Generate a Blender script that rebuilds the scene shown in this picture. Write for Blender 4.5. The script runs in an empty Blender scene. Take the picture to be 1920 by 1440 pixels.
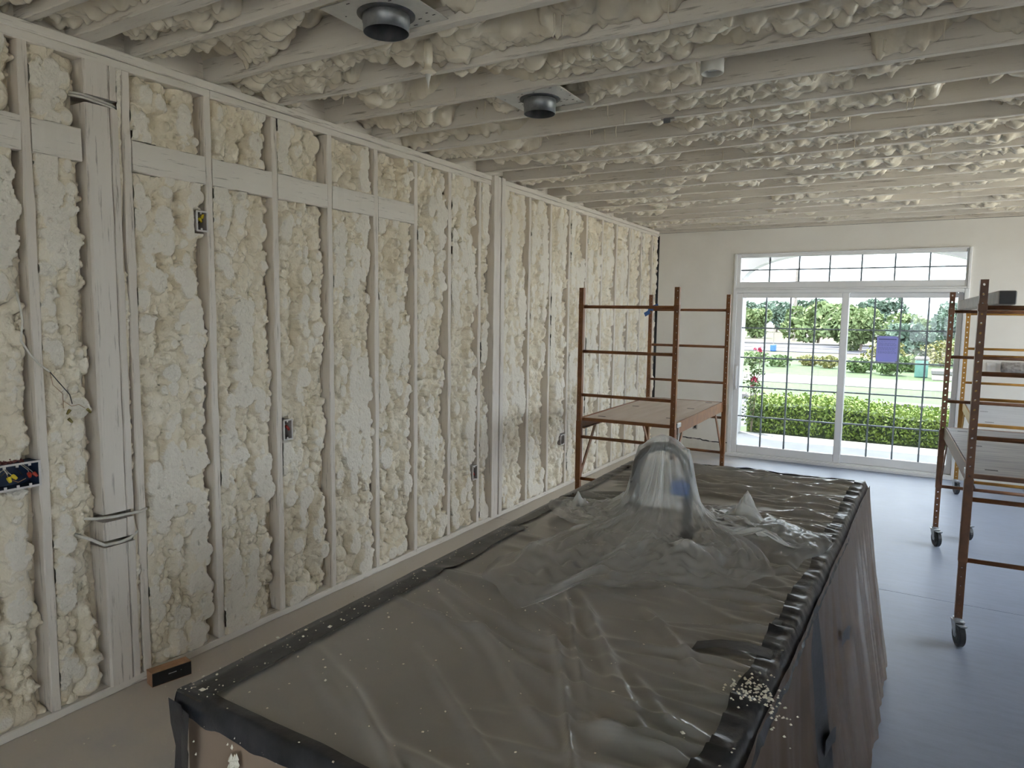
import bpy, math, random
import numpy as np
from mathutils import Vector, Matrix
rnd = random.Random(7)
scene = bpy.context.scene
R = math.radians

# ------------------------------------------------------------------ camera, sky, sun, exposure
CAM_H = 1.7412
FPX, YAW, PITCH, ROLL = 1310.66, 0.531089, -0.098578, 0.0133541
cam_d = bpy.data.cameras.new('camera'); cam = bpy.data.objects.new('camera', cam_d)
scene.collection.objects.link(cam); scene.camera = cam
fw = Vector((-math.sin(YAW)*math.cos(PITCH), math.cos(YAW)*math.cos(PITCH), math.sin(PITCH)))
rt = Vector((math.cos(YAW), math.sin(YAW), 0)); up = rt.cross(fw)
r2 = rt*math.cos(ROLL) + up*math.sin(ROLL); u2 = up*math.cos(ROLL) - rt*math.sin(ROLL)
m = Matrix((r2, u2, -fw)).transposed().to_4x4(); m.translation = Vector((0, 0, CAM_H)); cam.matrix_world = m
cam_d.sensor_fit = 'HORIZONTAL'; cam_d.sensor_width = 36.0; cam_d.lens = 36.0*FPX/1920.0
cam_d.clip_start = 0.05; cam_d.clip_end = 600

SKY = 2.9
world = bpy.data.worlds.new('sky'); scene.world = world; world.use_nodes = True
bg = world.node_tree.nodes['Background']
bg.inputs[0].default_value = (0.85, 0.92, 1.0, 1); bg.inputs[1].default_value = SKY
sun_d = bpy.data.lights.new('sun', 'SUN'); sun_d.energy = 6.0; sun_d.angle = R(0.6); sun_d.color = (1.0, 0.93, 0.80)
sun = bpy.data.objects.new('sun', sun_d); scene.collection.objects.link(sun)
SUN_DIR = Vector((-0.22, 0.21, 1.0)).normalized()          # towards the sun: in front of the house, high
sun.rotation_euler = SUN_DIR.to_track_quat('Z', 'Y').to_euler()
vs = scene.view_settings
vs.view_transform = 'Standard'; vs.look = 'None'; vs.gamma = 1.0; vs.use_curve_mapping = False; vs.exposure = 1.42
scene.cycles.max_bounces = 8; scene.cycles.diffuse_bounces = 5; scene.cycles.glossy_bounces = 2; scene.cycles.transmission_bounces = 2; scene.cycles.transparent_max_bounces = 10
scene.cycles.use_adaptive_sampling = True; scene.cycles.adaptive_threshold = 0.1; scene.cycles.adaptive_min_samples = 16
scene.cycles.use_denoising = True; scene.cycles.sample_clamp_indirect = 6.0

# ------------------------------------------------------------------ materials
MATS = {}
def newmat(name):
    mt = bpy.data.materials.new(name); mt.use_nodes = True; MATS[name] = mt
    nt = mt.node_tree; return mt, nt, nt.nodes['Principled BSDF']
def node(nt, t, **kw):
    n = nt.nodes.new(t)
    for k, v in kw.items(): setattr(n, k, v)
    return n
def mapped(nt, scale=(1, 1, 1)):
    tc = node(nt, 'ShaderNodeTexCoord'); mp = node(nt, 'ShaderNodeMapping'); mp.inputs['Scale'].default_value = scale
    nt.links.new(tc.outputs['Object'], mp.inputs['Vector']); return mp.outputs['Vector']
def noise(nt, vec, scale, detail=4, rough=0.55):
    n = node(nt, 'ShaderNodeTexNoise'); n.inputs['Scale'].default_value = scale
    n.inputs['Detail'].default_value = detail; n.inputs['Roughness'].default_value = rough
    nt.links.new(vec, n.inputs['Vector']); return n.outputs['Fac']
def ramp(nt, fac, stops):
    r = node(nt, 'ShaderNodeValToRGB'); e = r.color_ramp.elements
    while len(e) < len(stops): e.new(0.5)
    for el, (p, c) in zip(e, stops):
        el.position = p; el.color = (*c, 1) if len(c) == 3 else c
    nt.links.new(fac, r.inputs['Fac']); return r.outputs['Color']
def bump(nt, bsdf, h, strength, dist):
    b = node(nt, 'ShaderNodeBump'); b.inputs['Strength'].default_value = strength; b.inputs['Distance'].default_value = dist
    nt.links.new(h, b.inputs['Height']); nt.links.new(b.outputs['Normal'], bsdf.inputs['Normal'])
def simple(name, col, rough=0.5, metal=0.0, col2=None, scale=20, stretch=(1, 1, 1), bmp=0.0, bdist=0.002, spec=0.5, bscale=None):
    mt, nt, b = newmat(name)
    b.inputs['Roughness'].default_value = rough; b.inputs['Metallic'].default_value = metal
    b.inputs['Specular IOR Level'].default_value = spec; b.inputs['Base Color'].default_value = (*col, 1)
    v = mapped(nt, stretch)
    if col2:
        nt.links.new(ramp(nt, noise(nt, v, scale), [(0.35, col), (0.65, col2)]), b.inputs['Base Color'])
    if bmp: bump(nt, b, noise(nt, v, bscale or scale*3, 5), bmp, bdist)
    return mt

def foam_material(name, c_skin, c_cut, c_deep, gloss, skin_bump):
    mt, nt, b = newmat(name)
    v = mapped(nt); at = node(nt, 'ShaderNodeAttribute', attribute_name='cut')
    n1 = noise(nt, v, 6, 3)
    skin = ramp(nt, n1, [(0.3, c_deep), (0.7, c_skin)])
    mx = node(nt, 'ShaderNodeMix', data_type='RGBA')
    nt.links.new(at.outputs['Fac'], mx.inputs['Factor']); nt.links.new(skin, mx.inputs['A']); mx.inputs['B'].default_value = (*c_cut, 1)
    nt.links.new(mx.outputs['Result'], b.inputs['Base Color'])
    rr = node(nt, 'ShaderNodeMapRange'); nt.links.new(at.outputs['Fac'], rr.inputs['Value'])
    rr.inputs['To Min'].default_value = gloss; rr.inputs['To Max'].default_value = 0.75
    nt.links.new(rr.outputs['Result'], b.inputs['Roughness'])
    fine = noise(nt, v, 120, 2, 0.5); vo = node(nt, 'ShaderNodeTexVoronoi'); vo.inputs['Scale'].default_value = 55; nt.links.new(v, vo.inputs['Vector'])
    ad = node(nt, 'ShaderNodeMath', operation='ADD'); nt.links.new(fine, ad.inputs[0]); hv = node(nt, 'ShaderNodeMath', operation='MULTIPLY'); hv.inputs[1].default_value = 0.45; nt.links.new(vo.outputs['Distance'], hv.inputs[0]); nt.links.new(hv.outputs[0], ad.inputs[1])
    wt = node(nt, 'ShaderNodeMapRange'); nt.links.new(at.outputs['Fac'], wt.inputs['Value']); wt.inputs['To Min'].default_value = skin_bump; wt.inputs['To Max'].default_value = 1.1
    ml = node(nt, 'ShaderNodeMath', operation='MULTIPLY'); nt.links.new(ad.outputs[0], ml.inputs[0]); nt.links.new(wt.outputs['Result'], ml.inputs[1])
    bump(nt, b, ml.outputs[0], 0.75, 0.006)
    return mt
foam_material('foam_wall', (0.86, 0.785, 0.65), (0.81, 0.75, 0.65), (0.78, 0.68, 0.51), 0.22, 0.8)
foam_material('foam_ceiling', (0.80, 0.735, 0.61), (0.80, 0.735, 0.61), (0.68, 0.605, 0.48), 0.12, 0.2)

def overspray_wood(name, c1, c2, stretch):
    mt, nt, b = newmat(name); v = mapped(nt, stretch)
    base = ramp(nt, noise(nt, v, 9, 4), [(0.3, c1), (0.7, c2)])
    grain = noise(nt, mapped(nt, tuple(s*2.2 for s in stretch)), 30, 6, 0.7)
    gm = ramp(nt, grain, [(0.33, (0.40, 0.37, 0.34)), (0.42, (1, 1, 1))])
    mx = node(nt, 'ShaderNodeMix', data_type='RGBA', blend_type='MULTIPLY'); mx.inputs['Factor'].default_value = 0.8
    nt.links.new(base, mx.inputs['A']); nt.links.new(gm, mx.inputs['B']); nt.links.new(mx.outputs['Result'], b.inputs['Base Color'])
    b.inputs['Roughness'].default_value = 0.62
    bump(nt, b, grain, 0.25, 0.003); return mt
overspray_wood('stud_wood', (0.70, 0.63, 0.55), (0.78, 0.715, 0.64), (1, 1, .06))
overspray_wood('post_wood', (0.68, 0.615, 0.545), (0.76, 0.70, 0.63), (1, 1, .05))
overspray_wood('joist_wood', (0.66, 0.605, 0.53), (0.77, 0.725, 0.66), (.06, 1, 1))
overspray_wood('plate_wood', (0.70, 0.645, 0.57), (0.78, 0.725, 0.65), (1, .06, 1))
simple('raw_wood', (0.33, 0.20, 0.12), 0.7, col2=(0.42, 0.27, 0.17), scale=12, stretch=(1, .1, 1))
simple('sheathing', (0.40, 0.36, 0.27), 0.8, col2=(0.5, 0.45, 0.33), scale=8)
simple('drywall', (0.80, 0.765, 0.71), 0.8, col2=(0.84, 0.81, 0.76), scale=2.2, bmp=0.1, bscale=60)
simple('drywall_patch', (0.66, 0.62, 0.56), 0.85, col2=(0.74, 0.71, 0.66), scale=9)
simple('dark_gap', (0.025, 0.024, 0.026), 0.7, col2=(0.04, 0.04, 0.045), scale=20)
simple('vinyl_white', (0.83, 0.83, 0.84), 0.35, col2=(0.86, 0.86, 0.87), scale=5)
simple('muntin_backlit', (0.20, 0.24, 0.27), 0.5, col2=(0.24, 0.28, 0.31), scale=9)  # grille bars given a dark colour to look backlit
simple('scaffold_orange', (0.255, 0.100, 0.028), 0.45, 0.0, col2=(0.19, 0.072, 0.024), scale=14, bmp=.15)
simple('scaffold_yellow', (0.44, 0.22, 0.035), 0.45, 0.0, col2=(0.34, 0.165, 0.03), scale=14, bmp=.15)
simple('scaffold_brown', (0.20, 0.085, 0.035), 0.45, 0.0, col2=(0.13, 0.055, 0.028), scale=14, bmp=.15)
simple('plywood', (0.62, 0.52, 0.45), 0.6, col2=(0.70, 0.61, 0.55), scale=3, stretch=(6, .6, 1))
simple('plywood_grey', (0.20, 0.20, 0.215), 0.5, col2=(0.34, 0.335, 0.34), scale=5, stretch=(.6, 5, 1))
simple('plywood_pale', (0.42, 0.43, 0.47), 0.5, col2=(0.52, 0.53, 0.56), scale=5, stretch=(.6, 5, 1))
simple('zinc', (0.62, 0.64, 0.66), 0.35, 0.8, col2=(0.45, 0.46, 0.47), scale=30)
simple('rubber', (0.02, 0.021, 0.024), 0.45, col2=(0.035, 0.036, 0.04), scale=30)
simple('can_metal', (0.20, 0.21, 0.22), 0.4, 0.75, col2=(0.28, 0.29, 0.30), scale=30)
simple('can_dark', (0.05, 0.055, 0.06), 0.5, 0.3, col2=(0.09, 0.09, 0.10), scale=30)
simple('galv_plate', (0.60, 0.59, 0.56), 0.5, 0.25, col2=(0.68, 0.67, 0.63), scale=14)
simple('island_board', (0.27, 0.195, 0.14), 0.75, col2=(0.33, 0.24, 0.175), scale=3, stretch=(1, 1, .5))
simple('island_top_board', (0.46, 0.41, 0.34), 0.8, col2=(0.52, 0.45, 0.36), scale=1.6)
simple('green_tape', (0.05, 0.085, 0.05), 0.7, col2=(0.08, 0.12, 0.07), scale=5)
simple('black_tape', (0.018, 0.019, 0.022), 0.30, col2=(0.035, 0.036, 0.042), scale=18, bmp=.25, bdist=.004, bscale=45)
simple('blue_tape', (0.03, 0.10, 0.34), 0.6, col2=(0.05, 0.15, 0.42), scale=18)
simple('faucet_metal', (0.13, 0.13, 0.13), 0.3, 0.8, col2=(0.20, 0.20, 0.20), scale=9)
simple('cable_white', (0.72, 0.69, 0.62), 0.6, col2=(0.62, 0.58, 0.52), scale=40)
simple('wire_black', (0.03, 0.03, 0.03), 0.5, col2=(0.06, 0.055, 0.05), scale=40)
simple('wire_copper', (0.42, 0.25, 0.15), 0.45, col2=(0.5, 0.32, 0.2), scale=40)
simple('nut_yellow', (0.72, 0.55, 0.03), 0.45, col2=(0.82, 0.64, 0.05), scale=40)
simple('nut_dark', (0.16, 0.13, 0.03), 0.5, col2=(0.24, 0.19, 0.05), scale=40)
simple('nut_red', (0.38, 0.03, 0.02), 0.45, col2=(0.46, 0.05, 0.03), scale=40)
simple('box_blue', (0.018, 0.035, 0.075), 0.5, col2=(0.03, 0.055, 0.11), scale=20)
simple('box_rim', (0.70, 0.67, 0.64), 0.6, col2=(0.60, 0.56, 0.54), scale=40)
simple('box_grey', (0.33, 0.30, 0.27), 0.6, col2=(0.42, 0.38, 0.35), scale=30)
simple('red_dust', (0.12, 0.025, 0.03), 0.8, col2=(0.30, 0.12, 0.10), scale=60)
simple('block_black', (0.008, 0.008, 0.009), 0.4, col2=(0.014, 0.014, 0.016), scale=20)
simple('cork_brown', (0.40, 0.22, 0.12), 0.8, col2=(0.50, 0.30, 0.18), scale=25)
simple('print_white', (0.62, 0.62, 0.62), 0.6, col2=(0.7, 0.7, 0.7), scale=50)
simple('print_blue', (0.16, 0.17, 0.36), 0.7, col2=(0.2, 0.21, 0.42), scale=50)
simple('crumb', (0.80, 0.76, 0.64), 0.7, col2=(0.72, 0.67, 0.55), scale=60)
simple('duct_grey', (0.42, 0.39, 0.37), 0.5, col2=(0.16, 0.14, 0.13), scale=22, bmp=.5, bdist=.01)
simple('outlet_white', (0.80, 0.79, 0.77), 0.4, col2=(0.84, 0.83, 0.81), scale=9)
# outdoors
simple('patio_concrete', (0.27, 0.27, 0.28), 0.8, col2=(0.30, 0.30, 0.31), scale=3)
simple('asphalt', (0.050, 0.050, 0.066), 0.85, col2=(0.060, 0.060, 0.078), scale=3)
simple('pale_concrete', (0.115, 0.110, 0.105), 0.8, col2=(0.14, 0.135, 0.13), scale=3)
simple('bounce_gravel', (0.56, 0.53, 0.48), 0.9, col2=(0.62, 0.59, 0.54), scale=.8)  # pale ground added out of view to bounce light into the room
simple('grass_green', (0.030, 0.060, 0.018), 0.9, col2=(0.045, 0.072, 0.024), scale=1.2)
simple('meadow', (0.045, 0.058, 0.024), 0.9, col2=(0.082, 0.064, 0.042), scale=0.16)
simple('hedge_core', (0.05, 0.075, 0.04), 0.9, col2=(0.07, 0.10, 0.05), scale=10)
simple('hedge_leaf', (0.135, 0.215, 0.040), 0.6, col2=(0.19, 0.265, 0.045), scale=9)
simple('bush_leaf', (0.055, 0.100, 0.028), 0.6, col2=(0.085, 0.130, 0.036), scale=4)
simple('bush_leaf_warm', (0.11, 0.12, 0.025), 0.6, col2=(0.145, 0.13, 0.036), scale=4)
simple('tree_leaf_hazy', (0.065, 0.105, 0.075), 0.7, col2=(0.09, 0.135, 0.095), scale=.9)  # bluish distance haze mixed into the leaf colour
simple('tree_leaf_pale', (0.10, 0.145, 0.055), 0.7, col2=(0.135, 0.18, 0.065), scale=.9)
simple('bark', (0.16, 0.13, 0.10), 0.9, col2=(0.22, 0.18, 0.14), scale=6)
simple('hill_blue', (0.14, 0.18, 0.22), 1.0, col2=(0.16, 0.20, 0.24), scale=.1)
simple('rose_pink', (0.40, 0.03, 0.09), 0.6, col2=(0.50, 0.05, 0.13), scale=30)
simple('utility_green', (0.06, 0.16, 0.13), 0.5, col2=(0.08, 0.19, 0.155), scale=6)
simple('porch_white', (0.50, 0.50, 0.52), 0.6, col2=(0.54, 0.54, 0.56), scale=3)
simple('pole_wood', (0.20, 0.17, 0.15), 0.9, col2=(0.26, 0.23, 0.2), scale=6)

def floor_material():
    mt, nt, b = newmat('floor_concrete'); v = mapped(nt)
    big = noise(nt, v, 0.9, 5, .6); sw = noise(nt, mapped(nt, (1.2, 5, 1)), 5, 6, .7)
    c1 = ramp(nt, big, [(0.3, (0.30, 0.34, 0.435)), (0.7, (0.37, 0.415, 0.52))])
    c2 = ramp(nt, sw, [(0.3, (0.80, 0.80, 0.80)), (0.6, (1, 1, 1))])
    mx = node(nt, 'ShaderNodeMix', data_type='RGBA', blend_type='MULTIPLY'); mx.inputs['Factor'].default_value = .7
    nt.links.new(c1, mx.inputs['A']); nt.links.new(c2, mx.inputs['B'])
    # pale foam dust lying along the insulated wall, with a ragged edge
    tc = node(nt, 'ShaderNodeTexCoord'); sx = node(nt, 'ShaderNodeSeparateXYZ'); nt.links.new(tc.outputs['Object'], sx.inputs[0])
    wob = noise(nt, v, 3, 4); ad = node(nt, 'ShaderNodeMath', operation='MULTIPLY_ADD'); nt.links.new(wob, ad.inputs[0]); ad.inputs[1].default_value = 1.3
    nt.links.new(sx.outputs['X'], ad.inputs[2])
    mr = node(nt, 'ShaderNodeMapRange'); nt.links.new(ad.outputs[0], mr.inputs['Value'])
    mr.inputs['From Min'].default_value = -2.1; mr.inputs['From Max'].default_value = -0.7; mr.inputs['To Min'].default_value = 0.85; mr.inputs['To Max'].default_value = 0
    m2 = node(nt, 'ShaderNodeMix', data_type='RGBA'); nt.links.new(mr.outputs['Result'], m2.inputs['Factor'])
    nt.links.new(mx.outputs['Result'], m2.inputs['A']); m2.inputs['B'].default_value = (0.68, 0.60, 0.50, 1)
    nt.links.new(m2.outputs['Result'], b.inputs['Base Color'])
    rg = ramp(nt, sw, [(0.2, (0.38,)*3), (0.8, (0.58,)*3)]); nt.links.new(rg, b.inputs['Roughness'])
    bump(nt, b, sw, 0.12, 0.004); b.inputs['Specular IOR Level'].default_value = 0.35; return mt
floor_material()

def sheet_material(name, col, fac, rough, bscale, bstr, bdist, frs=1.0, tlw=0.35):
    mt, nt, b = newmat(name); out = nt.nodes['Material Output']
    v = mapped(nt); b.inputs['Base Color'].default_value = (*col, 1); b.inputs['Roughness'].default_value = rough
    b.inputs['Specular IOR Level'].default_value = 1.0
    bump(nt, b, noise(nt, v, bscale, 4, .5), bstr, bdist)
    tr = node(nt, 'ShaderNodeBsdfTransparent'); tl = node(nt, 'ShaderNodeBsdfTranslucent'); tl.inputs[0].default_value = (*col, 1)
    m0 = node(nt, 'ShaderNodeMixShader'); m0.inputs[0].default_value = tlw
    nt.links.new(b.outputs[0], m0.inputs[1]); nt.links.new(tl.outputs[0], m0.inputs[2])
    fr = node(nt, 'ShaderNodeFresnel'); fr.inputs['IOR'].default_value = 1.45
    ad = node(nt, 'ShaderNodeMath', operation='MULTIPLY_ADD'); ad.use_clamp = True; nt.links.new(fr.outputs[0], ad.inputs[0]); ad.inputs[1].default_value = frs; ad.inputs[2].default_value = fac
    mx = node(nt, 'ShaderNodeMixShader'); nt.links.new(ad.outputs[0], mx.inputs[0])
    nt.links.new(tr.outputs[0], mx.inputs[1]); nt.links.new(m0.outputs[0], mx.inputs[2]); nt.links.new(mx.outputs[0], out.inputs['Surface'])
    return mt
sheet_material('poly_sheet', (0.72, 0.70, 0.66), 0.40, 0.07, 6, 0.20, 0.015, 1.6, 0.15)
sheet_material('poly_skirt', (0.24, 0.175, 0.13), 0.55, 0.40, 7, 0.25, 0.01)
sheet_material('poly_bag', (0.93, 0.93, 0.93), 0.265, 0.10, 12, 0.40, 0.012, 0.60, 0.5)
sheet_material('paper_notice', (0.45, 0.46, 0.80), 0.92, 0.7, 30, 0.05, 0.001)

def glass_material():
    mt, nt, b = newmat('window_glass'); out = nt.nodes['Material Output']; nt.nodes.remove(b)
    tr = node(nt, 'ShaderNodeBsdfTransparent'); tr.inputs[0].default_value = (0.96, 0.98, 0.98, 1)
    gl = node(nt, 'ShaderNodeBsdfGlossy'); gl.inputs['Roughness'].default_value = 0.02
    fr = node(nt, 'ShaderNodeFresnel'); fr.inputs['IOR'].default_value = 1.35
    v = mapped(nt); ns = noise(nt, v, 3, 2)                      # faint waviness of the pane
    bp = node(nt, 'ShaderNodeBump'); bp.inputs['Strength'].default_value = 0.02; nt.links.new(ns, bp.inputs['Height']); nt.links.new(bp.outputs[0], gl.inputs['Normal'])
    mx = node(nt, 'ShaderNodeMixShader'); nt.links.new(fr.outputs[0], mx.inputs[0]); nt.links.new(tr.outputs[0], mx.inputs[1]); nt.links.new(gl.outputs[0], mx.inputs[2])
    nt.links.new(mx.outputs[0], out.inputs['Surface'])
glass_material()

# ------------------------------------------------------------------ mesh helpers
ORG = {}
class MB:
    def __init__(s): s.v = []; s.f = []
    def add(s, vs, fs):
        b = len(s.v); s.v.extend([tuple(v) for v in vs]); s.f.extend([tuple(i+b for i in f) for f in fs]); return s
    def box(s, x0, x1, y0, y1, z0, z1, bev=0.0):
        if bev > 0: return s.bbox(x0, x1, y0, y1, z0, z1, bev)
        return s.add([(x0,y0,z0),(x1,y0,z0),(x1,y1,z0),(x0,y1,z0),(x0,y0,z1),(x1,y0,z1),(x1,y1,z1),(x0,y1,z1)],
                     [(3,2,1,0),(4,5,6,7),(0,1,5,4),(1,2,6,5),(2,3,7,6),(3,0,4,7)])
    def bbox(s, x0, x1, y0, y1, z0, z1, b):
        lo, hi = (x0, y0, z0), (x1, y1, z1); vs = []; idx = {}
        for cx in (0, 1):
            for cy in (0, 1):
                for cz in (0, 1):
                    c = (cx, cy, cz)
                    for ax in range(3):
                        p = []
                        for k in range(3):
                            q = hi[k] if c[k] else lo[k]
                            if k != ax: q += -b if c[k] else b
                            p.append(q)
                        idx[(c, ax)] = len(vs); vs.append(tuple(p))
        fs = []
        for ax in range(3):
            a, b2 = [(1, 2), (2, 0), (0, 1)][ax]
            for d in (0, 1):
                loop = []
                for (i, j) in ((0,0),(1,0),(1,1),(0,1)):
                    c = [0,0,0]; c[ax] = d; c[a] = i; c[b2] = j; loop.append(idx[(tuple(c), ax)])
                fs.append(tuple(loop if d else loop[::-1]))
        for ax in range(3):
            a, b2 = [k for k in range(3) if k != ax]
            for i in (0, 1):
                for j in (0, 1):
                    c0 = [0,0,0]; c0[a] = i; c0[b2] = j; c1 = list(c0); c1[ax] = 1; c0, c1 = tuple(c0), tuple(c1)
                    q = (idx[(c0,a)], idx[(c1,a)], idx[(c1,b2)], idx[(c0,b2)])
                    fs.append(q)
        for c in [(i,j,k) for i in (0,1) for j in (0,1) for k in (0,1)]:
            fs.append((idx[(c,0)], idx[(c,1)], idx[(c,2)]))
        return s.add(vs, fs)
    def tube(s, pts, r, n=8, cap=True, flat=1.0):
        pts = [Vector(p) for p in pts]; rs = r if isinstance(r, (list, tuple)) else [r]*len(pts); vs = []; fs = []
        ref = Vector((0, 0, 1)); prev = None
        for i, p in enumerate(pts):
            t = (pts[min(i+1, len(pts)-1)] - pts[max(i-1, 0)])
            t = t.normalized() if t.length > 1e-9 else Vector((0, 0, 1))
            if prev is None:
                a = t.cross(ref if abs(t.z) < .9 else Vector((1, 0, 0))).normalized()
            else:
                a = (prev - t*prev.dot(t)).normalized()
            prev = a; b = t.cross(a)
            for k in range(n):
                an = 2*math.pi*k/n; vs.append(p + (a*math.cos(an) + b*math.sin(an)*flat)*rs[i])
        for i in range(len(pts)-1):
            for k in range(n):
                fs.append((i*n+k, i*n+(k+1) % n, (i+1)*n+(k+1) % n, (i+1)*n+k))
        if cap: fs.append(tuple(range(n))[::-1]); fs.append(tuple((len(pts)-1)*n+k for k in range(n)))
        return s.add(vs, fs)
    def lathe(s, c, axis, prof, n=24):
        # prof: list of (distance along axis, radius)
        ax = Vector(axis).normalized(); a = ax.cross(Vector((0,0,1)) if abs(ax.z) < .9 else Vector((1,0,0))).normalized(); b = ax.cross(a); c = Vector(c)
        vs = []; fs = []
        for (d, r) in prof:
            for k in range(n):
                an = 2*math.pi*k/n; vs.append(c + ax*d + (a*math.cos(an)+b*math.sin(an))*r)
        for i in range(len(prof)-1):
            for k in range(n): fs.append((i*n+k, i*n+(k+1) % n, (i+1)*n+(k+1) % n, (i+1)*n+k))
        return s.add(vs, fs)
    def obox(s, c, u, v, w):     # oriented box: centre and three half vectors
        c, u, v, w = Vector(c), Vector(u), Vector(v), Vector(w)
        vs = [c-u-v-w, c+u-v-w, c+u+v-w, c-u+v-w, c-u-v+w, c+u-v+w, c+u+v+w, c-u+v+w]
        return s.add(vs, [(3,2,1,0),(4,5,6,7),(0,1,5,4),(1,2,6,5),(2,3,7,6),(3,0,4,7)])
    def leaves(s, pos, size, rng, flat=0.0):
        for p in pos:
            a = Vector((rng.gauss(0,1), rng.gauss(0,1), rng.gauss(0,1))).normalized(); t = Vector((rng.gauss(0,1), rng.gauss(0,1), rng.gauss(0,1)))
            b = a.cross(t).normalized(); q = size*rng.uniform(.6, 1.4); p = Vector(p)
            s.add([p-a*q, p+b*q*.5, p+a*q, p-b*q*.5], [(0,1,2,3)])
        return s
    def build(s, name, mat, parent=None, loc=None, smooth=False, fix=True):
        org = Vector(loc) if loc is not None else (ORG[parent.name] if parent is not None else Vector((0,0,0)))
        me = bpy.data.meshes.new(name)
        me.from_pydata([(v[0]-org.x, v[1]-org.y, v[2]-org.z) for v in s.v], [], s.f)
        if fix:
            import bmesh
            bm = bmesh.new(); bm.from_mesh(me); bmesh.ops.recalc_face_normals(bm, faces=bm.faces); bm.to_mesh(me); bm.free()
        if smooth: me.polygons.foreach_set('use_smooth', [True]*len(me.polygons))
        me.materials.append(MATS[mat])
        return link(name, me, parent, org)
def link(name, me, parent, org):
    o = bpy.data.objects.new(name, me); scene.collection.objects.link(o)
    if parent is not None: o.parent = parent
    else: o.location = org
    ORG[o.name] = Vector(org); return o
def tag(o, label=None, cat=None, group=None, kind=None):
    if label: o['label'] = label
    if cat: o['category'] = cat
    if group: o['group'] = group
    if kind: o['kind'] = kind
    return o
def thing(name, loc, label, cat, group=None, kind=None):
    o = bpy.data.objects.new(name, None); scene.collection.objects.link(o); o.location = loc; ORG[o.name] = Vector(loc)
    o.empty_display_size = .1
    return tag(o, label, cat, group, kind)
def grid_mesh(name, P, mat, parent=None, cut=None, org=None):
    # P: (nu, nv, 3) array
    nu, nv = P.shape[:2]; org = ORG[parent.name] if parent is not None else Vector(org or (0,0,0))
    co = (P.reshape(-1, 3) - np.array(org)).astype(np.float32)
    idx = np.arange(nu*nv).reshape(nu, nv)
    q = np.stack([idx[:-1,:-1], idx[1:,:-1], idx[1:,1:], idx[:-1,1:]], -1).reshape(-1, 4).astype(np.int32)
    me = bpy.data.meshes.new(name); me.vertices.add(len(co)); me.vertices.foreach_set('co', co.ravel())
    me.loops.add(q.size); me.loops.foreach_set('vertex_index', q.ravel())
    me.polygons.add(len(q)); me.polygons.foreach_set('loop_start', np.arange(0, q.size, 4, dtype=np.int32))
    me.polygons.foreach_set('use_smooth', np.ones(len(q), dtype=bool))
    me.update(calc_edges=True)
    if cut is not None:
        at = me.attributes.new('cut', 'FLOAT', 'POINT'); at.data.foreach_set('value', cut.ravel().astype(np.float32))
    me.materials.append(MATS[mat]); return link(name, me, parent, org)
def vnoise(nu, nv, cu, cv, rng):
    # smooth value noise in -1..1; cu, cv: cell size in samples
    g = rng.uniform(-1, 1, (int(nu/cu)+3, int(nv/cv)+3))
    x = np.arange(nu)/cu + rng.uniform(0, .99); y = np.arange(nv)/cv + rng.uniform(0, .99)
    i = x.astype(int); j = y.astype(int); fx = x-i; fy = y-j; fx = fx*fx*(3-2*fx); fy = fy*fy*(3-2*fy)
    a = g[i][:, j]*(1-fx)[:, None] + g[i+1][:, j]*fx[:, None]; b = g[i][:, j+1]*(1-fx)[:, None] + g[i+1][:, j+1]*fx[:, None]
    return a*(1-fy)[None, :] + b*fy[None, :]
def fnoise(nu, nv, cu, cv, rng, octs=3):
    o = 0; amp = 1; tot = 0
    for k in range(octs):
        o = o + amp*vnoise(nu, nv, max(cu/2**k, 1.01), max(cv/2**k, 1.01), rng); tot += amp; amp *= .5
    return o/tot
def stamp(h, res, u, v, r, hc, ey=1.0, ez=1.0, sq=1.0):
    # a rounded lump: half ellipsoid raised out of the height field
    nu, nv = h.shape; ru, rv = r*ey, r*ez
    i0, i1 = max(0, int((u-ru)/res)), min(nu, int((u+ru)/res)+2); j0, j1 = max(0, int((v-rv)/res)), min(nv, int((v+rv)/res)+2)
    if i1 <= i0 or j1 <= j0: return
    du = (np.arange(i0, i1)*res-u)/ru; dv = (np.arange(j0, j1)*res-v)/rv
    d = 1 - du[:, None]**2 - dv[None, :]**2
    w = h[i0:i1, j0:j1]; np.maximum(w, np.where(d > 0, hc + r*sq*np.sqrt(np.maximum(d, 0)), -9), out=w)

# ------------------------------------------------------------------ the room shell
XW, H, D, S = -3.078, 2.853, 8.993, 0.4064      # stud faces, joist undersides, far wall, stud spacing
Y0 = 1.46
XR, YB = 2.75, -3.2                              # right wall and the wall behind the camera
def sy(k): return Y0 + S*k
def beam(name, mat, parent, axis, a0, a1, b, c, seg=14, jit=.0015, bev=.004, seed=0):
    # chamfered timber swept along one axis with slightly uneven faces; b, c: ranges of the two other axes in xyz order
    rg = np.random.default_rng(seed+int(1000*abs(a0+b[0]*3+c[0]*7)) % 99991)
    b0, b1 = b; c0, c1 = c
    ring = [(b0+bev,c0),(b1-bev,c0),(b1,c0+bev),(b1,c1-bev),(b1-bev,c1),(b0+bev,c1),(b0,c1-bev),(b0,c0+bev)]
    vs = []; fs = []; n = seg+1
    for i in range(n):
        a = a0+(a1-a0)*i/seg
        for (p, q) in ring:
            p += rg.normal(0, jit); q += rg.normal(0, jit)
            vs.append((a,p,q) if axis == 0 else (p,a,q) if axis == 1 else (p,q,a))
    for i in range(seg):
        for k in range(8): fs.append((i*8+k, i*8+(k+1)%8, (i+1)*8+(k+1)%8, (i+1)*8+k))
    fs.append(tuple(range(8))); fs.append(tuple(seg*8+k for k in range(8)))
    return MB().add(vs, fs).build(name, mat, parent)

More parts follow.
